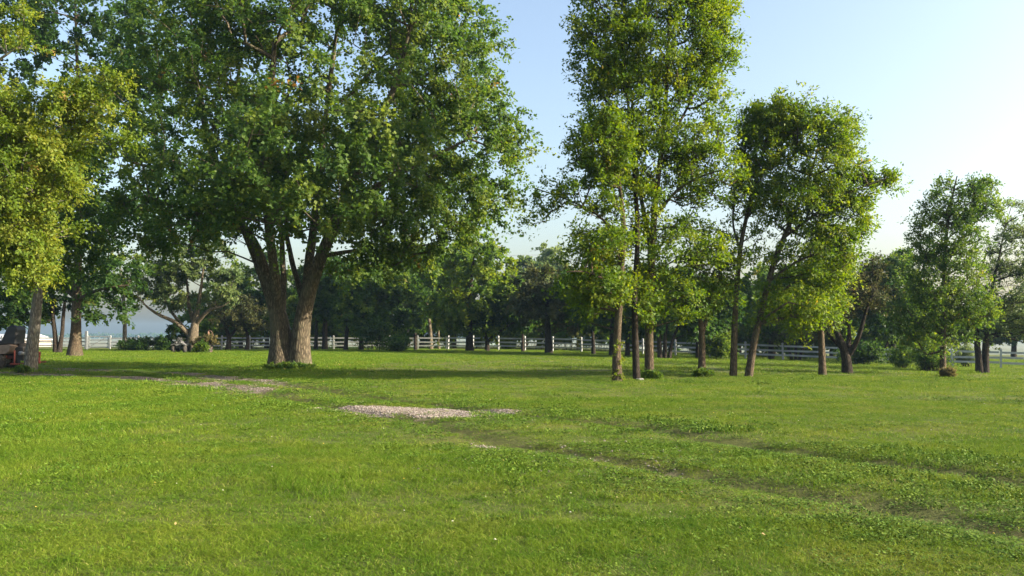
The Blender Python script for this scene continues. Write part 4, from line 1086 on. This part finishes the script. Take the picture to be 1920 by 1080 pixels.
# ------------------------------------------------------------------ camouflage quad bike
def quad():
    g = ground_at(340, 661)
    root = empty('quad_bike', g, R(4))
    tag(root, 'quad bike in grey camouflage parked by the spreading tree', 'quad bike')
    m, t, p, out = newmat('camouflage_plastic')
    tc = N(t, 'ShaderNodeTexCoord'); vo = N(t, 'ShaderNodeTexVoronoi'); vo.inputs['Scale'].default_value = 7
    nz = N(t, 'ShaderNodeTexNoise'); nz.inputs['Scale'].default_value = 5; t.links.new(tc.outputs['Object'], nz.inputs['Vector'])
    ad = N(t, 'ShaderNodeVectorMath', operation='ADD'); t.links.new(tc.outputs['Object'], ad.inputs[0]); t.links.new(nz.outputs['Color'], ad.inputs[1]); t.links.new(ad.outputs[0], vo.inputs['Vector'])
    sx = N(t, 'ShaderNodeSeparateColor'); t.links.new(vo.outputs['Color'], sx.inputs[0])
    r_ = ramp(t, sx.outputs[0], [(0.0, (0.02, 0.02, 0.02)), (0.34, (0.03, 0.03, 0.03)), (0.36, (0.06, 0.06, 0.058)), (0.66, (0.07, 0.07, 0.068)), (0.68, (0.20, 0.20, 0.20)), (1.0, (0.22, 0.22, 0.21))])
    t.links.new(r_, p.inputs['Base Color']); p.inputs['Roughness'].default_value = 0.5
    cam_ = m
    rub = bpy.data.materials['tyre_rubber']; dark = bpy.data.materials['engine_metal']; blk = bpy.data.materials['black_vinyl']
    for sx_ in (-1, 1):
        for yy in (-0.6, 0.65):
            w_ = MB().lathe([(.15, -.12), (.27, -.12), (.31, -.07), (.31, .07), (.27, .12), (.15, .12)], (sx_ * .48, yy, .31), 'X', 20).build('wheel', rub, root, True)
            MB().lathe([(.05, -.09), (.15, -.10), (.155, .10), (.05, .09)], (sx_ * .48, yy, .31), 'X', 14).build('rim', dark, w_)
            MB().prism([(sx_ * .62 - .02, .62), (sx_ * .62 + .02, .68), (sx_ * .46, .78), (sx_ * .28, .80), (sx_ * .28, .74), (sx_ * .45, .71)], yy - .36, yy + .36).build('mudguard', cam_, root)
    MB().box((0, 0, .50), (.52, 1.2, .30), bev=.05).box((0, -.62, .52), (.5, .3, .24), bev=.05).build('chassis', dark, root)
    MB().prism([(-.30, .62), (.30, .62), (.34, .80), (.24, 1.0), (.10, 1.08), (-.10, 1.08), (-.24, 1.0), (-.34, .80)], -.78, -.2).build('front_body', cam_, root)
    MB().prism([(-.22, .6), (.22, .6), (.26, .8), (-.26, .8)], -.2, .8).build('rear_body', cam_, root)
    MB().box((0, .3, .88), (.34, .75, .16), bev=.05).build('seat', blk, root)
    MB().tube([(-.46, -.22, 1.24), (-.2, -.3, 1.2), (0, -.34, 1.14), (.2, -.3, 1.2), (.46, -.22, 1.24)], .025, 8).tube([(0, -.34, 1.14), (0, -.5, .95)], .03, 8).build('handlebar', dark, root)
    MB().prism([(-.22, 1.08), (.22, 1.08), (.16, 1.34), (-.16, 1.34)], -.5, -.46).build('windscreen_cover', cam_, root)
    for yy in (-.72, .66):
        b = MB()
        for x in (-.3, -.1, .1, .3): b.tube([(x, yy - .3, 1.12 if yy < 0 else .92), (x, yy + .2, 1.12 if yy < 0 else .92)], .014, 6)
        zz = 1.12 if yy < 0 else .92
        for y2 in (yy - .3, yy + .2): b.tube([(-.42, y2, zz), (.42, y2, zz)], .014, 6)
        b.build('rack', dark, root)
    for x in (-.2, .2):
        MB().lathe([(.07, -.80), (.075, -.785), (.06, -.76)], (x, 0, .9), 'Y', 14).build('headlight', plain('lamp_glass', (.25, .25, .24), .2), root, True)
quad()

# ------------------------------------------------------------------ barrel and hand pump
g = ground_at(391, 661)
kk = g.y / F
br = empty('barrel', g); tag(br, 'weathered grey-brown wooden barrel at the foot of the spreading tree', 'barrel')
wd = plain('barrel_wood', (0.07, 0.052, 0.042), 0.8, var=0.4, scale=8, bump=0.4); ir = plain('barrel_iron', (0.06, 0.058, 0.06), 0.5, metal=0.6, dirt=(.15, .07, .04))
BH = 0.86; BR = 0.36
def brad(z): return BR * (0.86 + 0.14 * math.sin(math.pi * z / BH))
for i in range(18):
    a0 = 2 * math.pi * i / 18; a1 = a0 + 2 * math.pi / 18 * 0.94
    vs = []; nz_ = 7
    for j in range(nz_):
        z = BH * j / (nz_ - 1)
        for a, r_ in ((a0, 0), (a1, 0), (a1, -.03), (a0, -.03)):
            q = brad(z) + r_; vs.append((q * math.cos(a), q * math.sin(a), z))
    fs = []
    for j in range(nz_ - 1):
        for c in range(4):
            c2 = (c + 1) % 4; fs.append((j * 4 + c, j * 4 + c2, (j + 1) * 4 + c2, (j + 1) * 4 + c))
    fs += [(0, 1, 2, 3), tuple((nz_ - 1) * 4 + c for c in range(4))]
    MB().add(vs, fs).build('stave', wd, br)
MB().lathe([(BR * .8, .74), (BR * .8, .76)], (0, 0, 0), 'Z', 18).build('barrel_head', wd, br)
for z in (.07, .28, .58, .79):
    MB().lathe([(brad(z) + .003, z - .03), (brad(z) + .008, z - .03), (brad(z) + .008, z + .03), (brad(z) + .003, z + .03)], (0, 0, 0), 'Z', 24).build('hoop', ir, br)
pm = plain('rusty_iron', (0.20, 0.10, 0.06), 0.75, metal=0.2, dirt=(.32, .27, .2))
pr = empty('hand_pump', g + Vector((-0.05, 0.0, 0.762))); tag(pr, 'rusty hand pump standing on top of the wooden barrel', 'pump')
MB().lathe([(.16, 0), (.16, .03), (.06, .06), (.055, .75), (.09, .78), (.09, 1.02), (.05, 1.08), (.02, 1.15)], (0, 0, 0), 'Z', 16).build('pump_body', pm, pr, True)
MB().tube([(-.05, 0, .84), (-.2, 0, .84), (-.27, 0, .76), (-.28, 0, .70)], .038, 10).build('spout', pm, pr, True)
MB().tube([(-.1, 0, 1.2), (.05, 0, 1.22), (.26, 0, 1.12), (.40, 0, .86), (.43, 0, .68)], [.02, .025, .02, .02, .025], 8).tube([(0, 0, 1.1), (0, 0, 1.22)], .015, 6).build('handle', pm, pr, True)

# ------------------------------------------------------------------ stone slab at a tree foot
g = ground_at(1199, 713)
b = MB()
pts = [(math.cos(a) * .15 * random.uniform(.8, 1.15), math.sin(a) * .11 * random.uniform(.8, 1.15)) for a in [i * 2 * math.pi / 11 for i in range(11)]]
vs = [(x, y, 0.0) for x, y in pts] + [(x * 1.02, y * 1.02, .05) for x, y in pts] + [(x * .88, y * .88, .065) for x, y in pts]
n_ = 11
fs = [(i, (i + 1) % n_, (i + 1) % n_ + n_, i + n_) for i in range(n_)] + [(i + n_, (i + 1) % n_ + n_, (i + 1) % n_ + 2 * n_, i + 2 * n_) for i in range(n_)] + [tuple(range(2 * n_, 3 * n_)), tuple(range(n_))[::-1]]
st = b.add(vs, fs).build('flat_stone', plain('pale_stone', (0.22, 0.22, 0.205), 0.8, var=.3, bump=.5), None)
st.location = g
tag(st, 'flat pale stone in the grass at the foot of the slim dark-barked tree', 'stone')

# ------------------------------------------------------------------ ivy on the leftmost trunk of the row
ivt = [o for o in bpy.data.objects if o.name.startswith('ivy_trunk_tree')][0]
ig = ivt.location
r = np.random.default_rng(5)
cen = []
for _ in range(24):
    py = r.choice([690, 672, 655, 705]) + r.normal(0, 9); a = r.uniform(-2.6, 0.9)
    q = at(1157, py, ig.y); rad_ = 0.19
    cen.append((q.x + math.cos(a) * rad_, ig.y + math.sin(a) * rad_, max(q.z, ig.z + .05)))
cen = np.array(cen)
V_, tn = leaves(cen, np.repeat(np.array(ig)[None], len(cen), 0), 3, 4, .09, .06, .9, .2, .2, .3, 9, 0.1)
link('ivy_leaves', quad_mesh('ivy_leaves', V_ - np.array(ig), {'tint': tn}), L_YELLOW, ivt)

# ------------------------------------------------------------------ power line on poles behind the trees
M_POLE = plain('pole_wood', (0.16, 0.13, 0.10), 0.85, var=.3)
M_WIRE = plain('wire', (0.30, 0.31, 0.32), 0.6)
PY = 150.0
poles = []
for px, wh in ((600, 'hidden behind the maple crown'), (1215, 'hidden behind the tall tree'), (1830, 'behind the twin-trunk tree')):
    q = at(px, 468, PY); z0 = gz(q.x, PY)
    o = empty('power_pole', (q.x, PY, z0)); tag(o, 'wooden power pole far beyond the fence, ' + wh, 'pole', 'power poles beyond the fence')
    H = q.z - z0
    MB().tube([(0, 0, -.3), (0, 0, H + .4)], [.17, .12], 10).build('pole', M_POLE, o)
    MB().box((0, -.14, H - .25), (1.8, .1, .12)).build('crossarm', M_POLE, o)
    poles.append(Vector((q.x, PY - .14, z0 + H - .14)))
for dz in (0, ):
    for i in range(2):
        a, b_ = poles[i], poles[i + 1]
        pts = [a.lerp(b_, f) + Vector((0, 0, -1.0 * 4 * f * (1 - f))) for f in np.linspace(0, 1, 25)]
        w_ = MB().tube(pts, .035, 5).build('power_line', M_WIRE, None)
        tag(w_, ['thin power line crossing the sky gap between maple and ivy tree', 'thin power line crossing the sky left of the oval-crowned tree'][i], 'wire', 'power lines')

# ------------------------------------------------------------------ far farm building and far treeline
fb = empty('farm_building', (-152, 228, gz(-152, 228)))
tag(fb, 'pale distant farm building glimpsed behind the mower at the left edge', 'building')
M_BW = plain('pale_siding', (0.42, 0.33, 0.26), .7, var=.1); M_BR = plain('pale_metal_roof', (0.36, 0.38, 0.40), .5, var=.1); M_BD = plain('red_trim', (.30, .06, .05), .6)
MB().box((0, 0, 1.9), (34, 14, 3.8)).build('wall', M_BW, fb)
MB().prism([(-17.6, 3.81), (17.6, 3.81), (17.6, 4.0), (-17.6, 4.0)], -7.8, 7.8).add([(-17.6, -7.8, 4.01), (17.6, -7.8, 4.01), (17.6, 0, 5.6), (-17.6, 0, 5.6), (-17.6, 7.8, 4.01), (17.6, 7.8, 4.01)], [(0, 1, 2, 3), (3, 2, 5, 4), (0, 3, 4), (1, 5, 2)]).build('roof', M_BR, fb)
for x in (-12, -4, 4, 12):
    dd = MB().box((x, -7.06, 1.7), (3.4, .1, 3.4)).build('door', M_BR, fb)
    MB().box((x, -7.08, 3.5), (3.8, .1, .18)).build('lintel', M_BD, dd)
r = np.random.default_rng(77)
n_ = 9000
X_ = r.uniform(-1500, 1500, n_); Yb = 1500 + 120 * vnoise(X_, X_ * 0, 300, 8)
hh = 4 + 5 * vnoise(X_, X_ * 0, 60, 9) + 2 * vnoise(X_, X_ * 0, 17, 10)
Z_ = -7 + hh * r.uniform(0, 1, n_)
V_, tn = leaves(np.stack([X_, Yb + r.normal(0, 12, n_), Z_], -1), np.stack([X_, Yb, Z_ - 3], -1), 1, 3, 2.4, 2.6, .9, .3, .2, .4, 3)
tag(link('far_treeline', quad_mesh('far_treeline', V_, {'tint': tn}), L_DARK), 'blue hazy line of trees along the far horizon', 'treeline', kind='stuff')

# ------------------------------------------------------------------ grass, weeds, gravel
def pts_in(y0, y1, dens):
    a = (0.72 * (y1 ** 2 - y0 ** 2)) + 6 * (y1 - y0)
    n = int(a * dens)
    y = np.sqrt(rng.uniform(y0 ** 2, y1 ** 2, n * 2))
    x = rng.uniform(-1, 1, n * 2) * (0.72 * y1 + 3)
    k = np.abs(x) < 0.72 * y + 3
    return x[k], y[k], None
TPL = [('near_tuft', blade_clump('near_tuft', 34, .12, .035, .075, .0055, 1.0, 3), M_GRASS),
       ('near_tuft_b', blade_clump('near_tuft_b', 34, .13, .03, .06, .006, 1.5, 3), M_GRASS),
       ('near_tuft_c', blade_clump('near_tuft_c', 22, .11, .045, .10, .005, 1.2, 3), M_GRASS),
       ('mid_tuft', blade_clump('mid_tuft', 50, .25, .035, .075, .009, 1.0, 2), M_GRASS),
       ('mid_tuft_b', blade_clump('mid_tuft_b', 46, .25, .03, .065, .010, 1.4, 2), M_GRASS),
       ('far_tuft', blade_clump('far_tuft', 60, .55, .05, .10, .026, .6, 1), M_GRASS),
       ('weed', weed_clump('weed', 40, .13, .045, .022), M_WEED),
       ('weed_b', weed_clump('weed_b', 60, .2, .055, .034), M_WEED)]
PX = []; PYY = []; PI = []; PS = []
for y0, y1, dens, ids, s0 in ((2.0, 7.0, 280, (0, 1, 2), 1.0), (7.0, 12.0, 170, (0, 1, 2), 1.15), (12.0, 20.0, 62, (3, 4), 1.0), (20.0, 34.0, 26, (3, 4), 1.25), (34.0, 84.0, 5.0, (5,), 1.0)):
    x, y, _ = pts_in(y0, y1, dens)
    PX.append(x); PYY.append(y); PI.append(rng.choice(ids, len(x))); PS.append(np.full(len(x), s0))
PX = np.concatenate(PX); PYY = np.concatenate(PYY); PI = np.concatenate(PI); PS = np.concatenate(PS)
mb, mg, mt_, mm = masks(PX, PYY)
keep = rng.uniform(0, 1, len(PX)) > np.clip(mb * 0.9 + mg * 0.4, 0, 0.985)
keep &= rng.uniform(0, 1, len(PX)) > mt_ ** 2 * 0.62
PX, PYY, PI, PS, mt_, mm = PX[keep], PYY[keep], PI[keep], PS[keep], mt_[keep], mm[keep]
hv = 0.62 + 0.85 * vnoise(PX, PYY, 1.3, 21) * vnoise(PX, PYY, 4.5, 22) * 1.4
hv *= 1 - 0.45 * mt_
hv *= 1 + 0.5 * (vnoise(PX, PYY, 0.6, 23) > 0.8)
wsel = (rng.uniform(0, 1, len(PX)) < 0.02 + 0.45 * mm + 0.08 * (vnoise(PX, PYY, 2.2, 24) > 0.7)) & (PYY < 34)
PI = np.where(wsel, np.where(PYY < 13, 6, 7), PI)
n_ = len(PX)
P = np.stack([PX, PYY, ground_z(PX, PYY)], -1)
rot = np.stack([rng.normal(0, .08, n_), rng.normal(0, .08, n_), rng.uniform(0, 6.28, n_)], -1)
sz = PS * rng.uniform(.8, 1.25, n_)
scl = np.stack([sz, sz, PS * hv * rng.uniform(.8, 1.2, n_)], -1)
print('grass tufts', n_)
scatter('grass', P, rot, scl, PI, TPL, 'mown green grass covering the whole lawn', 'grass')

# gravel stones
M_STONE = None
m, t, p, out = newmat('gravel_stone')
oi = N(t, 'ShaderNodeObjectInfo')
sc = ramp(t, oi.outputs['Random'], [(0.0, (0.090, 0.070, 0.053)), (0.4, (0.17, 0.138, 0.112)), (0.75, (0.24, 0.205, 0.172)), (1.0, (0.34, 0.30, 0.262))])
t.links.new(sc, p.inputs['Base Color']); p.inputs['Roughness'].default_value = 0.85
def pebble(name, seed):
    r = random.Random(seed)
    bm = bmesh.new(); bmesh.ops.create_icosphere(bm, subdivisions=1, radius=1)
    for q in bm.verts: q.co = Vector((q.co.x * r.uniform(.75, 1.2), q.co.y * r.uniform(.6, 1.0), q.co.z * r.uniform(.4, .75)))
    me = bpy.data.meshes.new(name); bm.to_mesh(me); bm.free()
    return me
xs = np.concatenate([rng.uniform(-4.8, 0.8, 40000), rng.uniform(-1.2, 2.4, 26000), rng.uniform(-24, -6, 60000)])
ys = np.concatenate([rng.uniform(15.2, 19.0, 40000), rng.uniform(9, 12.2, 26000), rng.uniform(23, 38, 60000)])
_, mg, _, _ = masks(xs, ys)
k = rng.uniform(0, 1, len(xs)) < mg * 0.8
xs, ys = xs[k], ys[k]; n_ = len(xs)
s_ = 0.010 + 0.016 * rng.uniform(0, 1, n_) ** 2
print('stones', n_)
scatter('gravel', np.stack([xs, ys, ground_z(xs, ys) + .004], -1), rng.uniform(0, 6.28, (n_, 3)) * np.array([.1, .1, 1]), np.repeat(s_[:, None], 3, 1), rng.integers(0, 4, n_),
        [('pebble_%d' % i, pebble('pebble_%d' % i, i), m) for i in range(4)], 'pale limestone gravel left bare in the old drive', 'gravel')

# ------------------------------------------------------------------ clover heads and fallen leaves
m, t, p, out = newmat('clover_head')
oi = N(t, 'ShaderNodeObjectInfo')
t.links.new(ramp(t, oi.outputs['Random'], [(0.0, (0.45, 0.45, 0.36)), (0.6, (0.50, 0.48, 0.30)), (0.7, (0.55, 0.42, 0.04)), (1.0, (0.5, 0.38, 0.03))]), p.inputs['Base Color'])
n_ = 420
ys = np.sqrt(rng.uniform(6 ** 2, 36 ** 2, n_)); xs = rng.uniform(-.7, .7, n_) * ys
scatter('clover_flowers', np.stack([xs, ys, ground_z(xs, ys) + .055], -1), np.zeros((n_, 3)), np.repeat(rng.uniform(.007, .012, n_)[:, None], 3, 1), np.zeros(n_, int),
        [('flower_head', pebble('flower_head', 9), m)], 'tiny pale clover and dandelion heads dotted over the lawn', 'flowers')
m, t, p, out = newmat('fallen_leaf')
oi = N(t, 'ShaderNodeObjectInfo')
t.links.new(ramp(t, oi.outputs['Random'], [(0.0, (0.10, 0.06, 0.025)), (0.5, (0.19, 0.12, 0.05)), (1.0, (0.26, 0.20, 0.07))]), p.inputs['Base Color']); p.inputs['Roughness'].default_value = .8
lv = np.array([[(0, 0, 0), (.35, .45, .12), (0, 1, .05), (-.35, .45, .14)]], float)
n1, n2 = 600, 90
ys = np.concatenate([38 + rng.normal(0, 6.5, n1), np.sqrt(rng.uniform(5 ** 2, 30 ** 2, n2))])
xs = np.concatenate([-11 + rng.normal(0, 8, n1), rng.uniform(-.7, .7, n2) * ys[n1:]])
n_ = n1 + n2
scatter('fallen_leaves', np.stack([xs, ys, ground_z(xs, ys) + rng.uniform(.025, .06, n_)], -1), np.stack([rng.normal(0, .5, n_), rng.normal(0, .5, n_), rng.uniform(0, 6.28, n_)], -1), np.repeat(rng.uniform(.05, .09, n_)[:, None], 3, 1) * np.where(np.arange(n_) < n1, .9, .42)[:, None], np.zeros(n_, int),
        [('leaf', quad_mesh('fallen_leaf', lv), m)], 'scattered brown fallen leaves on the grass, mostly round the maple', 'leaves')

# ------------------------------------------------------------------ haze
hz = MB().box((0, 900, 8.5), (3600, 2200, 41)).mesh('haze')
hm = bpy.data.materials.new('haze_air'); hm.use_nodes = True
ht = hm.node_tree; ht.nodes.clear()
ho = ht.nodes.new('ShaderNodeOutputMaterial'); pv = ht.nodes.new('ShaderNodeVolumePrincipled')
pv.inputs['Color'].default_value = (0.46, 0.71, 1.0, 1); pv.inputs['Density'].default_value = 0.0002; pv.inputs['Anisotropy'].default_value = 0.2
ht.links.new(pv.outputs[0], ho.inputs['Volume'])
tag(link('haze', hz, hm), kind='stuff')
